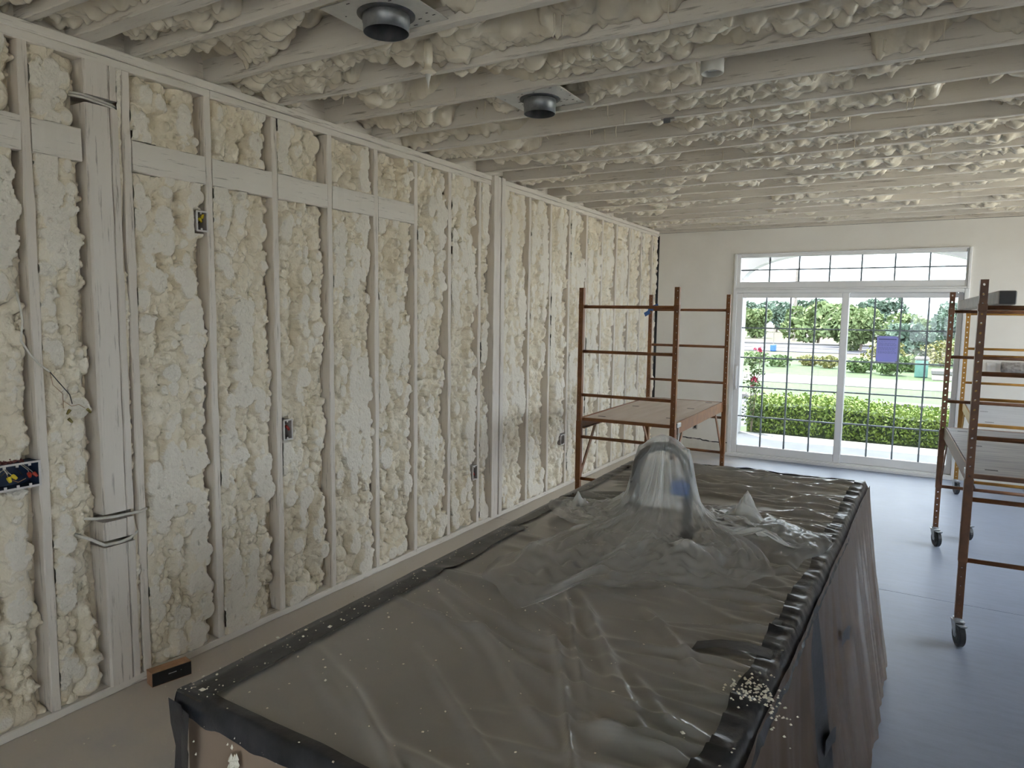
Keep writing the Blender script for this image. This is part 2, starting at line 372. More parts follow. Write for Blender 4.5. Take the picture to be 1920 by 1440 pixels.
# floor: four slabs with a saw-cut joint between them
fl = tag(MB().box(XW-.2, XR+.1, YB-.1, D+.14, -.2, -.03).build('floor', 'floor_concrete'), 'grey concrete floor slab with saw-cut joints and pale foam dust', kind='structure')
for (x0, x1) in ((XW-.2, .98), (.985, XR+.1)):
    for (y0, y1) in ((YB-.1, .9), (.905, 5.004), (5.009, D+.14)):
        MB().box(x0, x1, y0, y1, -.03, 0, ).build('slab', 'floor_concrete', fl)

# ---- left wall: sheathing, plates, studs, posts, blocking, sprayed foam
wl = tag(MB().box(XW-.19, XW-.14, YB, D+.1, 0, H+.24).build('wall_left', 'sheathing'), 'timber stud wall filled with lumpy cream spray foam', kind='structure')
beam('bottom_plate', 'plate_wood', wl, 1, YB, 3.9, (XW-.14, XW+.002), (0.002, .04), 60, .0012)
beam('bottom_plate', 'plate_wood', wl, 1, 3.904, D, (XW-.14, XW+.002), (0.002, .04), 40, .0012)
for (z0, z1, xo, brk) in ((H-.076, H-.0395, 0, (2.29, 5.9)), (H-.038, H-.001, .006, (3.6, 7.1))):
    ys = [YB, *brk, D]
    for i in range(len(ys)-1): beam('top_plate', 'plate_wood', wl, 1, ys[i]+.001, ys[i+1]-.001, (XW-.14, XW+xo), (z0, z1), 34, .001)
ZT = H-.077
for k in range(-1, 19):
    if k == 9: continue
    y = sy(k); beam('stud', 'stud_wood', wl, 2, .041, ZT, (XW-.14, XW), (y-.019, y+.019), 26, .0016)
for (z0, z1) in ((.041, .688), (.718, .803), (.838, 2.600), (2.634, ZT)):
    o = beam('post', 'post_wood', wl, 2, z0, z1, (XW-.14, XW+.012), (1.684, 1.790), max(3, int((z1-z0)*12)), .0012, .008)
    beam('post_ply', 'post_wood', wl, 2, z0, z1, (XW-.14, XW+.009), (1.793, 1.824), max(3, int((z1-z0)*12)), .0012, .004)
for i, y in enumerate((4.868, 4.925, 4.982)):
    beam('post_ply', 'post_wood', wl, 2, .041, H-.002, (XW-.14, XW+(.034, .028, .036)[i]), (y, y+.053), 26, .001, .003)
for (a, b) in ((sy(-1)+.02, sy(0)-.02), (sy(0)+.02, 1.668), *[(sy(k)+.02, sy(k+1)-.02) for k in range(1, 6)]):
    beam('blocking', 'plate_wood', wl, 1, a, b, (XW-.04, XW+.001), (2.355, 2.490), 8, .0012)
BOXES = [  # y0, y1, z0, z1 of the electrical boxes set in this wall
    (1.288, 1.440, 1.026, 1.126), (2.192, 2.250, 2.128, 2.222), (2.702, 2.762, 1.022, 1.134), (4.622, 4.688, .408, .522), (6.205, 6.290, .45, .55)]
BAYS = []
edges = [(sy(-1)+.019, sy(0)-.019), (sy(0)+.019, 1.684), (1.824, sy(1)-.019)] + [(sy(k)+.019, sy(k+1)-.019) for k in range(1, 8)] + \
        [(sy(8)+.019, 4.868), (5.035, sy(10)-.019)] + [(sy(k)+.019, sy(k+1)-.019) for k in range(10, 18)] + [(sy(18)+.019, D)]
def wall_foam(y0, y1, z0, z1, res, seed):
    rg = np.random.default_rng(seed); W, Z = y1-y0, z1-z0
    nu, nv = max(4, int(round(W/res))+1), max(4, int(round(Z/res))+1); ru, rv = W/(nu-1), Z/(nv-1); res = (ru+rv)/2
    c = lambda m: m/res
    U = np.linspace(0, W, nu)[:, None]; V = np.linspace(0, Z, nv)[None, :]
    h = -.088 + .018*fnoise(nu, nv, c(.06), c(.22), rg)
    patch = fnoise(nu, nv, c(.16), c(.34), rg, 2)                 # where the foam stands proud and was shaved
    up = np.clip((V/2.4+.0)*1.0, 0, 1)*.012
    nr = 3 if W > .3 else (2 if W > .15 else 1)
    gap = np.clip(.028 + .040*vnoise(1, nv, 2, c(.22), rg)[0] + .014*vnoise(1, nv, 2, c(.05), rg)[0], .004, .075) if W > .1 else np.full(nv, .004)
    lev = []
    for i in range(nr):
        cen = (W-.035)*(i+.5)/nr + .020*vnoise(1, nv, 2, c(.30), rg)[0] + .008*vnoise(1, nv, 2, c(.07), rg)[0]
        wd = (.5*(W-.02)/nr)*(1.12 + .22*vnoise(1, nv, 2, c(.13), rg)[0])
        lv = -.018 + .034*vnoise(1, nv, 2, c(.30), rg)[0] + .010*vnoise(1, nv, 2, c(.06), rg)[0]
        d = np.clip(1 - ((U-cen[None, :])/wd[None, :])**2, 0, 1)
        h = np.maximum(h, np.where(d > 0, lv[None, :] - .072 + .072*np.sqrt(d), -9))
    if W < .1: h = -.012 + .014*fnoise(nu, nv, c(.03), c(.06), rg)
    h = h + .034*patch + up - .004
    edge = np.clip((W-U)/np.maximum(gap[None, :], .004), 0, 1)     # a gap opens beside the far stud
    h = np.where(edge < 1, np.minimum(h, -.075 + .055*edge**.5), h)
    h0 = h.copy()
    for _ in range(int(W*Z*780)):
        u, v = rg.uniform(0, W), rg.uniform(0, Z); r = float(np.clip(rg.lognormal(math.log(.0205), .45), .010, .058))
        j = min(nv-1, int(v/res)); i = min(nu-1, int(u/res))
        if u > W-gap[j]*.75-r*.5 or u < r*.35: continue
        stamp(h, res, u, v, r, h0[i, j] - .12*r + rg.normal(0, .006), rg.uniform(.75, 1.05), rg.uniform(.8, 1.5), 1.0)
    for _ in range(int(W*Z*700)):
        u, v = rg.uniform(0, W), rg.uniform(0, Z); r = rg.uniform(.006, .012); i = min(nu-1, int(u/res)); j = min(nv-1, int(v/res))
        stamp(h, res, u, v, r, h[i, j] - .2*r, 1, 1.2)
    if z0 < .1 and W > .15:                                       # swollen feet on the bottom plate
        for i in range(rg.integers(1, 4)):
            u = rg.uniform(.08, W-.07); r = rg.uniform(.04, .065); stamp(h, res, u, r*.8, r, -.045, 1.1, 1.0)
    plane = .004 + .003*vnoise(nu, nv, c(.1), c(.2), rg)
    over = h - plane; cut = np.clip(over/.004+.4, 0, 1)
    grit = rg.uniform(-1, 1, h.shape)*.0012 + .0026*vnoise(nu, nv, 2.4, 2.8, rg)
    h = np.where(over > 0, plane + np.minimum(over*.12, .004) + grit, h)
    pits = vnoise(nu, nv, c(.02), c(.03), rg) > .86
    h = np.where(pits & (cut > .5), h-.010, h)
    Y = y0 + np.broadcast_to(U, h.shape); Zc = z0 + np.broadcast_to(V, h.shape)
    for (b0, b1, e0, e1) in BOXES:
        if b1 > y0-.05 and b0 < y1+.05 and e1 > z0 and e0 < z1:
            m = (Y > b0-.014) & (Y < b1+.006) & (Zc > e0-.012) & (Zc < e1+.012); h = np.where(m, np.minimum(h, -.11), h)
    if y1 < 1.83:                                                 # cable passes, low hollow behind the wires
        pass
    return np.stack([XW+h, Y, Zc], -1), cut
for i, (y0, y1) in enumerate(edges):
    res = .0048 if y0 < 3.6 else .0062 if y0 < 5 else .0085 if y0 < 7 else .010
    zs = [(.041, 2.354), (2.491, ZT)] if y0 < sy(6)-.05 and i != 2 else [(.041, ZT)]
    for j, (z0, z1) in enumerate(zs):
        P, cut = wall_foam(y0, y1, z0, z1, res, 100+i*7+j); grid_mesh('foam_fill', P, 'foam_wall', wl, cut)
P, cut = wall_foam(YB, sy(-1)-.02, .041, ZT, .03, 99); grid_mesh('foam_fill', P, 'foam_wall', wl, cut)

# ---- ceiling: deck, joists, rim blocks, sprayed foam
ce = tag(MB().box(XW-.19, XR+.1, YB-.1, D+.14, H+.24, H+.30).build('ceiling', 'sheathing'), 'open joist ceiling with drooping glossy spray foam between the joists', kind='structure')
joists = [(1.060, 1.098), (1.466, 1.504), (1.655, 1.735), (1.905, 1.945)] + [(2.299+S*i, 2.339+S*i) for i in range(17)]
for (a, b) in joists: beam('joist', 'joist_wood', ce, 0, XW-.10, XR, (a, b), (H, H+.238), 50, .0016, .004)
def ceil_foam(y0, y1, x0, x1, res, seed, light=None):
    rg = np.random.default_rng(seed); W, Lx = y1-y0, x1-x0
    nu, nv = max(4, int(round(Lx/res))+1), max(4, int(round(W/res))+1); c = lambda m: m/res
    U = np.linspace(0, Lx, nu)[:, None]; V = np.linspace(0, W, nv)[None, :]
    lo = fnoise(nu, nv, c(.42), c(.25), rg, 2)
    sm = np.clip((lo+.22)/.44, 0, 1); sm = sm*sm*(3-2*sm); h = -.030 + .115*sm + .020*lo + .014*fnoise(nu, nv, c(.07), c(.07), rg)
    h0 = h.copy()
    for _ in range(int(W*Lx*520)):
        u, v = rg.uniform(0, Lx), rg.uniform(0, W); i = min(nu-1, int(u/res)); j = min(nv-1, int(v/res)); m = h0[i, j]
        if m < .01 and rg.random() < .75: continue
        r = float(np.clip(rg.lognormal(math.log(.021), .42), .012, .055))
        stamp(h, res, u, v, r, m - .25*r + rg.normal(0, .006), rg.uniform(.8, 1.5), rg.uniform(.8, 1.2), 1.1)
    for _ in range(int(W*Lx*60)):                                 # hanging teats
        u, v = rg.uniform(0, Lx), rg.uniform(0, W); i = min(nu-1, int(u/res)); j = min(nv-1, int(v/res))
        if h0[i, j] > .03: stamp(h, res, u, v, rg.uniform(.010, .018), h[i, j]-.004, 1, 1, rg.uniform(1.2, 2.4))
    h = h + .003*vnoise(nu, nv, 2, 2, rg)
    h = np.minimum(h, .138)
    ed = np.minimum(V, W-V); h = np.where(ed < .02, np.minimum(h, .10+ed*1.2), h)
    if light is not None:
        for (lx, hw) in light:
            m = np.abs(x0+U-lx) < hw; h = np.where(m, np.minimum(h, .06), h)
    return np.stack([np.broadcast_to(x0+U, h.shape), np.broadcast_to(y0+V, h.shape), H+.130-h], -1)
CANS = [(-1.84, 2.15), (-1.818, 3.345)]
for i in range(len(joists)-1):
    y0, y1 = joists[i][1], joists[i+1][0]; res = .0095 if y0 < 3.4 else .0125 if y0 < 5 else .017
    lt = [(cx, .22) for (cx, cy) in CANS if y0 < cy < y1]
    if y0 < 3.31 < y1: lt.append((-.92, .09))
    P = ceil_foam(y0, y1, XW-.06, XR, res, 500+i, lt); grid_mesh('foam_fill', P, 'foam_ceiling', ce, np.zeros(P.shape[:2]))
    MB().box(XW-.10, XW-.06, y0, y1, H, H+.238).build('rim_block', 'plate_wood', ce)
P = ceil_foam(YB, joists[0][0], XW-.06, XR, .05, 499); grid_mesh('foam_fill', P, 'foam_ceiling', ce, np.zeros(P.shape[:2]))
P = ceil_foam(joists[-1][1], D, XW-.06, XR, .02, 498); grid_mesh('foam_fill', P, 'foam_ceiling', ce, np.zeros(P.shape[:2]))
mb = MB(); rg = random.Random(3)                                  # thin strings of foam hanging off the lumps
for _ in range(70):
    j = rg.randrange(4, 12); x = rg.uniform(-2.8, 1.2); y = rg.uniform(joists[j][1]+.03, joists[j][1]+.33); L = rg.uniform(.02, .075)
    z0 = H+.05; pts = [(x, y, z0), (x+rg.gauss(0,.003), y, z0-.03-L*.5), (x+rg.gauss(0,.006), y+rg.gauss(0,.004), z0-.03-L)]
    mb.tube(pts, [.005, .0025, .0012], 5)
tag(mb.build('foam_strings', 'foam_ceiling', ce, smooth=True), kind='stuff')

# ---- far wall with the patio door opening
DX0, DX1, DZ1 = -2.085, .388, 2.530
wf = tag(MB().box(XW-.14, DX0, D, D+.13, 0, H-.03).box(DX1, XR+.1, D, D+.13, 0, H-.03).box(DX0, DX1, D, D+.13, DZ1, H-.03).build('wall_far', 'drywall'), 'cream drywall end wall around the patio door', kind='structure')
MB().box(XW-.1, .2, D-.004, D+.1, H-.026, H-.003).build('top_strip', 'joist_wood', wf)
MB().box(.204, XR, D-.004, D+.1, H-.025, H-.002).build('top_strip', 'joist_wood', wf)
MB().box(XW-.1, XR, D+.006, D+.1, H-.031, H-.0265).build('top_gap', 'dark_gap', wf)
MB().box(XW-.1, XR, D+.005, D+.1, H-.002, H+.24).build('rim_board', 'joist_wood', wf)
MB().box(XW-.02, XW+.013, D-.002, D+.01, .62, H-.06).build('corner_gap', 'dark_gap', wf)
mb = MB(); rg = random.Random(4); top = []
xs = np.linspace(-2.66, -2.09, 16); zz = [.175 - .03*(x+2.66)/.57 + rg.gauss(0, .006) for x in xs]
for i in range(15):
    mb.box(xs[i], xs[i+1], D-.004, D+.02, .004, min(zz[i], zz[i+1])-.008)
mb.build('torn_panel', 'drywall_patch', wf)
mb = MB()
for i in range(15): mb.obox(((xs[i]+xs[i+1])/2, D-.001, (zz[i]+zz[i+1])/2-.003), ((xs[i+1]-xs[i])/2+.002, 0, (zz[i+1]-zz[i])/2), (0, .002, 0), (0, 0, rg.uniform(.003, .009)))
mb.build('crack', 'dark_gap', wf)
MB().box(DX1+.05, XR, D-.014, D, .012, .075).build('base_strip', 'drywall', wf)
MB().box(DX1+.05, XR, D-.006, D, .080, .094).build('crack', 'dark_gap', wf)

# ---- right wall and the wall behind the camera, out of frame; their windows are added for light
def window_unit(name, axis, pos, a0, a1, z0, z1, nmid, label):
    t = thing(name, ((pos, (a0+a1)/2, z0) if axis == 0 else ((a0+a1)/2, pos, z0)), label, None, kind='structure')
    mb = MB(); w = .06
    def bx(p0, p1, q0, q1, dd=.04):
        if axis == 0: mb.box(pos-dd, pos+dd, p0, p1, q0, q1)
        else: mb.box(p0, p1, pos-dd, pos+dd, q0, q1)
    bx(a0, a1, z0, z0+w); bx(a0, a1, z1-w, z1); bx(a0, a0+w, z0, z1); bx(a1-w, a1, z0, z1)
    for i in range(1, nmid): m = a0+(a1-a0)*i/nmid; bx(m-.02, m+.02, z0, z1)
    mb.build('window_frame', 'vinyl_white', t)
    g = MB()
    if axis == 0: g.box(pos-.003, pos+.003, a0+w, a1-w, z0+w, z1-w)
    else: g.box(a0+w, a1-w, pos-.003, pos+.003, z0+w, z1-w)
    g.build('glass', 'window_glass', t); return t
RW = [(-2.1, -.8), (4.3, 8.8)]; RZ = (.55, 2.62)
mb = MB(); ya = YB
for (a, b) in RW:
    mb.box(XR, XR+.13, ya, a, 0, H+.24).box(XR, XR+.13, a, b, 0, RZ[0]).box(XR, XR+.13, a, b, RZ[1], H+.24); ya = b
mb.box(XR, XR+.13, ya, D+.13, 0, H+.24)
tag(mb.build('wall_right', 'drywall'), 'cream drywall side wall with openings for added windows', kind='structure')
for i, (a, b) in enumerate(RW): window_unit('window_%d' % (i+2), 0, XR+.06, a, b, *RZ, 2, 'added tall white framed side window, out of view, letting in light')
BX = (-.4, 1.6); BZ = (.50, 2.30)
mb = MB().box(XW-.14, BX[0], YB-.13, YB, 0, H+.24).box(BX[1], XR+.13, YB-.13, YB, 0, H+.24).box(BX[0], BX[1], YB-.13, YB, BZ[1], H+.24).box(BX[0], BX[1], YB-.13, YB, 0, BZ[0])
tag(mb.build('wall_back', 'drywall'), 'cream drywall wall behind the viewer', kind='structure')
window_unit('window_4', 1, YB-.06, *BX, *BZ, 2, 'added wide white framed rear window, out of view, for fill light')

# ---- patio door and transom
def bars(mb, x0, x1, z0, z1, w, y0, y1, bev=.004):
    mb.box(x0, x0+w[0], y0, y1, z0, z1, bev).box(x1-w[1], x1, y0, y1, z0, z1, bev)
    mb.box(x0+w[0], x1-w[1], y0, y1, z0, z0+w[2], bev).box(x0+w[0], x1-w[1], y0, y1, z1-w[3], z1, bev); return mb
win = thing('window_1', (-.85, D, 2.1), 'white transom window with grille darkened as if backlit above the patio door', None, kind='structure')
bars(MB(), DX0, DX1, 2.090, DZ1, (.028, .028, .02, .014), D-.022, D+.12).build('window_frame', 'vinyl_white', win)
bars(MB(), DX0+.028, DX1-.028, 2.110, DZ1-.014, (.045, .018, .074, .034), D-.004, D+.08).build('sash', 'vinyl_white', win)
TX0, TX1, TZ0, TZ1 = -2.012, .342, 2.184, 2.482
MB().box(TX0-.01, TX1+.01, D+.034, D+.046, TZ0-.01, TZ1+.01).build('glass', 'window_glass', win)
for i in range(1, 7):
    x = TX0+(TX1-TX0)*i/7; MB().box(x-.009, x+.009, D+.030, D+.050, TZ0, TZ1).build('muntin', 'muntin_backlit', win)
MB().box(TX0, TX1, D+.029, D+.051, 2.322, 2.338).build('muntin', 'muntin_backlit', win)
door = thing('door_1', (-.85, D, 0), 'white sliding glass patio door with grilles darkened as if backlit', None, kind='structure')
bars(MB(), DX0, DX1, .0, 2.089, (.045, .045, .045, .040), D-.024, D+.13).build('door_frame', 'vinyl_white', door)
MB().box(DX0-.01, DX1+.02, D-.06, D-.0245, .0, .035, .004).build('sill', 'vinyl_white', door)
def panel(x0, x1, gx0, gx1, y0, y1, zt):
    o = bars(MB(), x0, x1, .046, 2.048, (gx0-x0, x1-gx1, .145-.046, 2.048-zt), y0, y1, .006).build('panel_sash', 'vinyl_white', door)
    yc = (y0+y1)/2; z0, z1 = .145, zt
    MB().box(gx0-.008, gx1+.008, yc-.007, yc+.007, z0-.008, z1+.008).build('glass', 'window_glass', o)
    for i in range(1, 4):
        x = gx0+(gx1-gx0)*i/4; MB().box(x-.009, x+.009, yc-.011, yc+.011, z0, z1).build('muntin', 'muntin_backlit', o)
    for i in range(1, 5):
        z = z0+(z1-z0)*i/5; MB().box(gx0, gx1, yc-.012, yc+.012, z-.008, z+.008).build('muntin', 'muntin_backlit', o)
    return o
panel(-2.040, -.772, -1.968, -.850, D-.012, D+.032, 1.988)
panel(-.855, .343, -.772, .290, D+.042, D+.086, 1.990)
mb = MB().tube([(-2.008, D-.012, .86), (-2.004, D-.050, .90), (-2.004, D-.058, 1.0), (-2.004, D-.050, 1.10), (-2.008, D-.012, 1.14)], .011, 8)
mb.box(-2.024, -1.992, D-.020, D-.012, .84, 1.16, .003).build('door_handle', 'vinyl_white', door, smooth=False)

# ------------------------------------------------------------------ rolling scaffolds
def holed_post(mb, xc, yc, z0, z1, w, pitch=.05, r=.0075, first=.03):
    hw = w/2; n = max(1, int(round((z1-z0)/pitch))); st = (z1-z0)/n
    for yy in (yc-hw, yc+hw):
        for i in range(n):
            a, b = z0+st*i, z0+st*(i+1); m = (a+b)/2
            cs = [(xc+hw,yy,b),(xc-hw,yy,b),(xc-hw,yy,a),(xc+hw,yy,a)]
            rg = [(xc+r*math.cos(R(22.5+45*k)), yy, m+r*math.sin(R(22.5+45*k))) for k in range(8)]
            fs = []
            for j in range(4):
                fs.append((j, 4+2*j, 4+2*j+1)); fs.append((j, 4+2*j+1, 4+(2*j+2) % 8, (j+1) % 4))
            mb.add(cs+rg, fs)
    for xx in (xc-hw, xc+hw): mb.add([(xx,yc-hw,z0),(xx,yc+hw,z0),(xx,yc+hw,z1),(xx,yc-hw,z1)], [(0,1,2,3)])
    return mb
def caster(t, x, y, ang):
    c, s = math.cos(ang), math.sin(ang); ax = Vector((c, s, 0)); fwd = Vector((-s, c, 0)); p = Vector((x, y, .0625)) - fwd*.03
    o = MB().lathe(p-ax*.017, ax, [(0, .0), (0, .030), (.003, .030), (.003, .050), (0, .052), (.002, .058), (.006, .0625), (.028, .0625), (.032, .058), (.034, .052), (.031, .050), (.031, .030), (.034, .030), (.034, 0)], 24).build('wheel', 'rubber', t, smooth=False)
    MB().lathe(p-ax*.0215, ax, [(0, .0), (0, .009), (.043, .009), (.043, 0)], 10).build('axle', 'zinc', o)
    mb = MB()
    for sg in (-1, 1):
        q = p+ax*.022*sg; th = ax*.0015; tp = Vector((x, y, .128))+ax*.022*sg
        pts = [q-fwd*.012-Vector((0,0,.012)), q+fwd*.012-Vector((0,0,.012)), tp+fwd*.030, tp-fwd*.030]
        mb.add([a-th for a in pts]+[a+th for a in pts], [(0,1,2,3),(7,6,5,4),(0,1,5,4),(1,2,6,5),(2,3,7,6),(3,0,4,7)])
    mb.obox((x, y, .129), ax*.026, fwd*.032, (0, 0, .003)).lathe((x, y, .131), (0,0,1), [(0, .024), (.016, .024), (.018, .020), (.018, 0)], 14)
    fk = mb.build('fork', 'zinc', t)
    b0 = Vector((x, y, .122)) - fwd*.032
    MB().obox(b0-fwd*.025, ax*.018, fwd*.026+Vector((0,0,-.004)), (0,0,.002)).obox(b0-fwd*.056+Vector((0,0,.004)), ax*.013, fwd*.010+Vector((0,0,-.007)), (0,0,.0015)).build('brake_lever', 'zinc', fk)
def scaffold(name, loc, rotz, w, ln, mat, deckmat, zp, label, casts=(0.4, 0.5, 0.3, 0.45), clamp=False):
    t = thing(name, loc, label, 'scaffold', 'rolling scaffolds'); t.rotation_euler.z = rotz; ORG[t.name] = Vector((0, 0, 0))
    ci = 0
    for y in (0, ln):
        for x in (0, w):
            po = holed_post(MB(), x, y, .146, 1.955, .036).build('post', mat, t)
            MB().box(x-.021, x+.021, y-.021, y+.021, .455, zp-.02, .003).build('sleeve', mat, po)
            MB().box(x-.0205, x+.0205, y-.0205, y+.0205, 1.79, 1.832, .003).build('collar', mat, po)
            caster(t, x, y, casts[ci]); ci += 1
        for z in (1.81, 1.468, 1.130, .800, .468):
            if abs(z-zp) > .05: MB().tube([(.015, y, z), (w-.015, y, z)], .0125, 10).build('rung', mat, t, smooth=True)
    dk = MB().box(.024, w-.024, .022, ln-.022, zp-.014, zp).build('platform', deckmat, t)
    for y in (.020, ln-.020): MB().box(.02, w-.02, y-.012, y+.012, zp-.022, zp+.002, .002).build('edge_trim', mat, t)
    for (sx, sd) in ((.012, 1), (w-.012, -1)):
        MB().box(sx-.004, sx+.004, .02, ln-.02, zp-.085, zp+.006).box(min(sx, sx+.026*sd), max(sx, sx+.026*sd), .02, ln-.02, zp-.085, zp-.079).build('side_rail', mat, t)
        for (ya, yb) in ((.30, .012), (ln-.30, ln-.012)):
            MB().obox((sx, (ya+yb)/2, (zp-.085+.50)/2), (.004, 0, 0), (0, (ya-yb)/2, (zp-.085-.50)/2), (0, .012*(1 if ya > yb else -1), -.012)).build('brace', mat, t)
        MB().box(sx-.010*sd-.008, sx-.010*sd+.008, .10, .20, zp-.03, zp+.002, .002).box(sx-.012*sd-.006, sx-.012*sd+.006, .13, .145, zp-.16, zp-.03).build('latch', 'zinc', t)
    for (fx, fy) in ((.16, .10), (.82, .22), (.18, .55), (.80, .62), (.15, .9), (.84, .93)):
        MB().box(fx*w-.030, fx*w+.030, fy*ln-.012, fy*ln+.012, zp-.002, zp+.0008).build('slot', 'dark_gap', dk)
    return t
scaffold('rolling_scaffold', (-2.285, 4.94, 0), R(1.4), .742, 1.70, 'scaffold_orange', 'plywood', .948, 'orange rolling scaffold with pale plywood deck beside the foam wall')
scaffold('rolling_scaffold', (.250, 4.37, 0), R(2.6), .74, 1.88, 'scaffold_brown', 'plywood_grey', .932, 'brown rolling scaffold with dirty grey deck and board across its top', (.25, .4, .35, .5))
scaffold('rolling_scaffold', (.375, 6.56, 0), R(.4), .74, 1.72, 'scaffold_yellow', 'plywood_pale', .935, 'yellow rolling scaffold farthest back, between brown scaffold and end wall', (.5, .4, .3, .45))
t = thing('timber_board', (.250, 4.37, 1.823), 'grey weathered timber length lying on top rungs of the brown scaffold', 'board'); t.rotation_euler.z = R(2.6); ORG[t.name] = Vector((0, 0, 0))
MB().box(.052, .130, -.10, 2.00, .0005, .072, .006).build('timber', 'box_grey', t)
MB().box(.056, .126, -.104, -.1002, .004, .068, .002).build('end_grain', 'rubber', t)
# blue tape knotted on the far post of the orange scaffold
mb = MB(); bx, by = -2.327, 6.64
mb.box(bx-.024, bx+.024, by-.024, by+.024, 1.80, 1.845).obox((bx+.05, by-.026, 1.84), (.030, 0, .012), (0, .001, 0), (-.006, 0, .018)).obox((bx-.03, by-.026, 1.775), (.026, 0, .016), (0, .001, 0), (-.008, 0, .018))
tag(mb.build('masking_tape', 'blue_tape', loc=(bx, by, 1.80)), 'blue masking tape wrapped round a far post of orange scaffold', 'tape')

# ------------------------------------------------------------------ kitchen island under plastic
ZC = .92
NL, FL, FR, NR = (Vector(p) for p in ((-1.335, .875, ZC), (-1.385, 3.715, ZC), (-.213, 3.905, ZC), (-.268, .85, ZC)))
def quad_pt(s, t, z=0.0):
    a = NL.lerp(NR, s); b = FL.lerp(FR, s); p = a.lerp(b, t); return Vector((p.x, p.y, ZC+z))
isl = thing('kitchen_island', (-.8, 2.35, 0), 'long kitchen island boxed in brown board under plastic sheeting', 'island')
def wallpanel(name, a, b, th, z0, z1, mat):
    a, b = Vector((a.x, a.y, 0)), Vector((b.x, b.y, 0)); d = (b-a).normalized(); n = Vector((d.y, -d.x, 0))*th
    vs = [a, b, b-n, a-n]; MB().add([(v.x, v.y, z0) for v in vs]+[(v.x, v.y, z1) for v in vs], [(3,2,1,0),(4,5,6,7),(0,1,5,4),(1,2,6,5),(2,3,7,6),(3,0,4,7)]).build(name, mat, isl)
ins = .012
q = [quad_pt(ins, .004), quad_pt(1-ins, .004), quad_pt(1-ins, .996), quad_pt(ins, .996)]
for i, nm in enumerate(('front_panel', 'side_panel', 'front_panel', 'side_panel')): wallpanel(nm, q[i], q[(i+1) % 4], .012, .0, ZC-.020, 'island_board')
MB().add([(v.x, v.y, ZC-.018) for v in q]+[(v.x, v.y, ZC-.006) for v in q], [(3,2,1,0),(4,5,6,7),(0,1,5,4),(1,2,6,5),(2,3,7,6),(3,0,4,7)]).build('top_board', 'island_top_board', isl)
for (s0, s1, t0, t1) in ((.80, .99, .10, .22), (.02, .30, .60, .80), (.60, .82, .62, .70)):
    c = [quad_pt(s0, t0, -.0050), quad_pt(s1, t0, -.0050), quad_pt(s1, t1, -.0050), quad_pt(s0, t1, -.0050)]
    MB().add(c+[v+Vector((0,0,.0015)) for v in c], [(3,2,1,0),(4,5,6,7),(0,1,5,4),(1,2,6,5),(2,3,7,6),(3,0,4,7)]).build('green_strip', 'green_tape', isl)

sh = thing('plastic_sheet', (-.8, 2.35, ZC), 'clear wrinkled plastic sheet taped over the kitchen island', 'plastic sheet')
ns, nt_ = 190, 420; rg = np.random.default_rng(21)
Sg = np.linspace(0, 1, ns)[:, None]; Tg = np.linspace(0, 1, nt_)[None, :]
xm = Sg*1.13; ym = Tg*2.9
hh = .004*fnoise(ns, nt_, 30, 36, rg, 2)
for i in range(46):                                  # long soft folds pulled from the left edge, and criss-cross creases
    t0 = rg.uniform(.0, 1.15); sl = rg.normal(-.42, .16) if t0 < .72 else rg.normal(-.08, .10); a = rg.uniform(.005, .014); wd = rg.uniform(.008, .030); s0 = rg.uniform(-.1, .5); s1 = s0+rg.uniform(.35, .9)
    line = t0*2.9 + sl*xm + .03*np.sin(xm*rg.uniform(2, 6)+rg.uniform(0, 6))
    env = np.clip((Sg-s0)/.12, 0, 1)*np.clip((s1-Sg)/.15, 0, 1); hh = hh + a*np.exp(-((ym-line)/wd)**2)*env
for (xa, ya, sl, L_) in ((.42, 1.02, -1.5, .42), (.50, .98, -1.35, .40), (.62, .80, -1.2, .36), (.72, .95, -1.1, .30), (.56, .70, -1.45, .40), (.80, .62, -1.0, .25), (.36, .62, -.75, .5)):   # taut creases running from the bag to the near right corner
    line = ya + sl*(xm-xa) + .012*np.sin((xm-xa)*14); hh = hh + rg.uniform(.010, .017)*np.exp(-((ym-line)/rg.uniform(.014, .024))**2)*np.clip((xm-xa)/.06, 0, 1)*np.clip((xa+L_-xm)/.08, 0, 1)
for i in range(105):                                  # short gathers at the right-hand tape
    t0 = rg.uniform(0, 1)**.8; sl = rg.normal(0, .18); a = rg.uniform(.005, .016); wd = rg.uniform(.006, .018); rch = rg.uniform(.10, .55)
    line = t0*2.9 + sl*(1.13-xm); hh = hh + a*np.exp(-((ym-line)/wd)**2)*np.clip(1-(1-Sg)/rch, 0, 1)**.7
for i in range(54):                                  # tight wrinkles over the far third
    t0 = rg.uniform(.66, 1); sl = rg.normal(.05, .14); a = rg.uniform(.007, .020); wd = rg.uniform(.008, .022)
    line = t0*2.9 + sl*xm + .02*np.sin(xm*rg.uniform(3, 9)+rg.uniform(0, 6)); s0 = rg.uniform(-.1, .6)
    hh = hh + a*np.exp(-((ym-line)/wd)**2)*np.clip((Sg-s0)/.1, 0, 1)*np.clip((s0+rg.uniform(.3, .7)-Sg)/.12, 0, 1)
hh = hh*(.16+.84*np.clip(np.minimum(Sg, 1-Sg)/.08, 0, 1))*(.35+.65*np.clip(np.minimum(Tg, 1-Tg)/.03, 0, 1))
a_ = np.array([NL[:], NR[:], FL[:], FR[:]])
XY = ((1-Sg)[..., None]*(1-Tg)[..., None]*a_[0] + Sg[..., None]*(1-Tg)[..., None]*a_[1] + (1-Sg)[..., None]*Tg[..., None]*a_[2] + Sg[..., None]*Tg[..., None]*a_[3])
XY[..., 2] = ZC + .002 + np.maximum(hh, -.004)
SHEET_Z = XY
grid_mesh('sheet', XY, 'poly_sheet', sh)
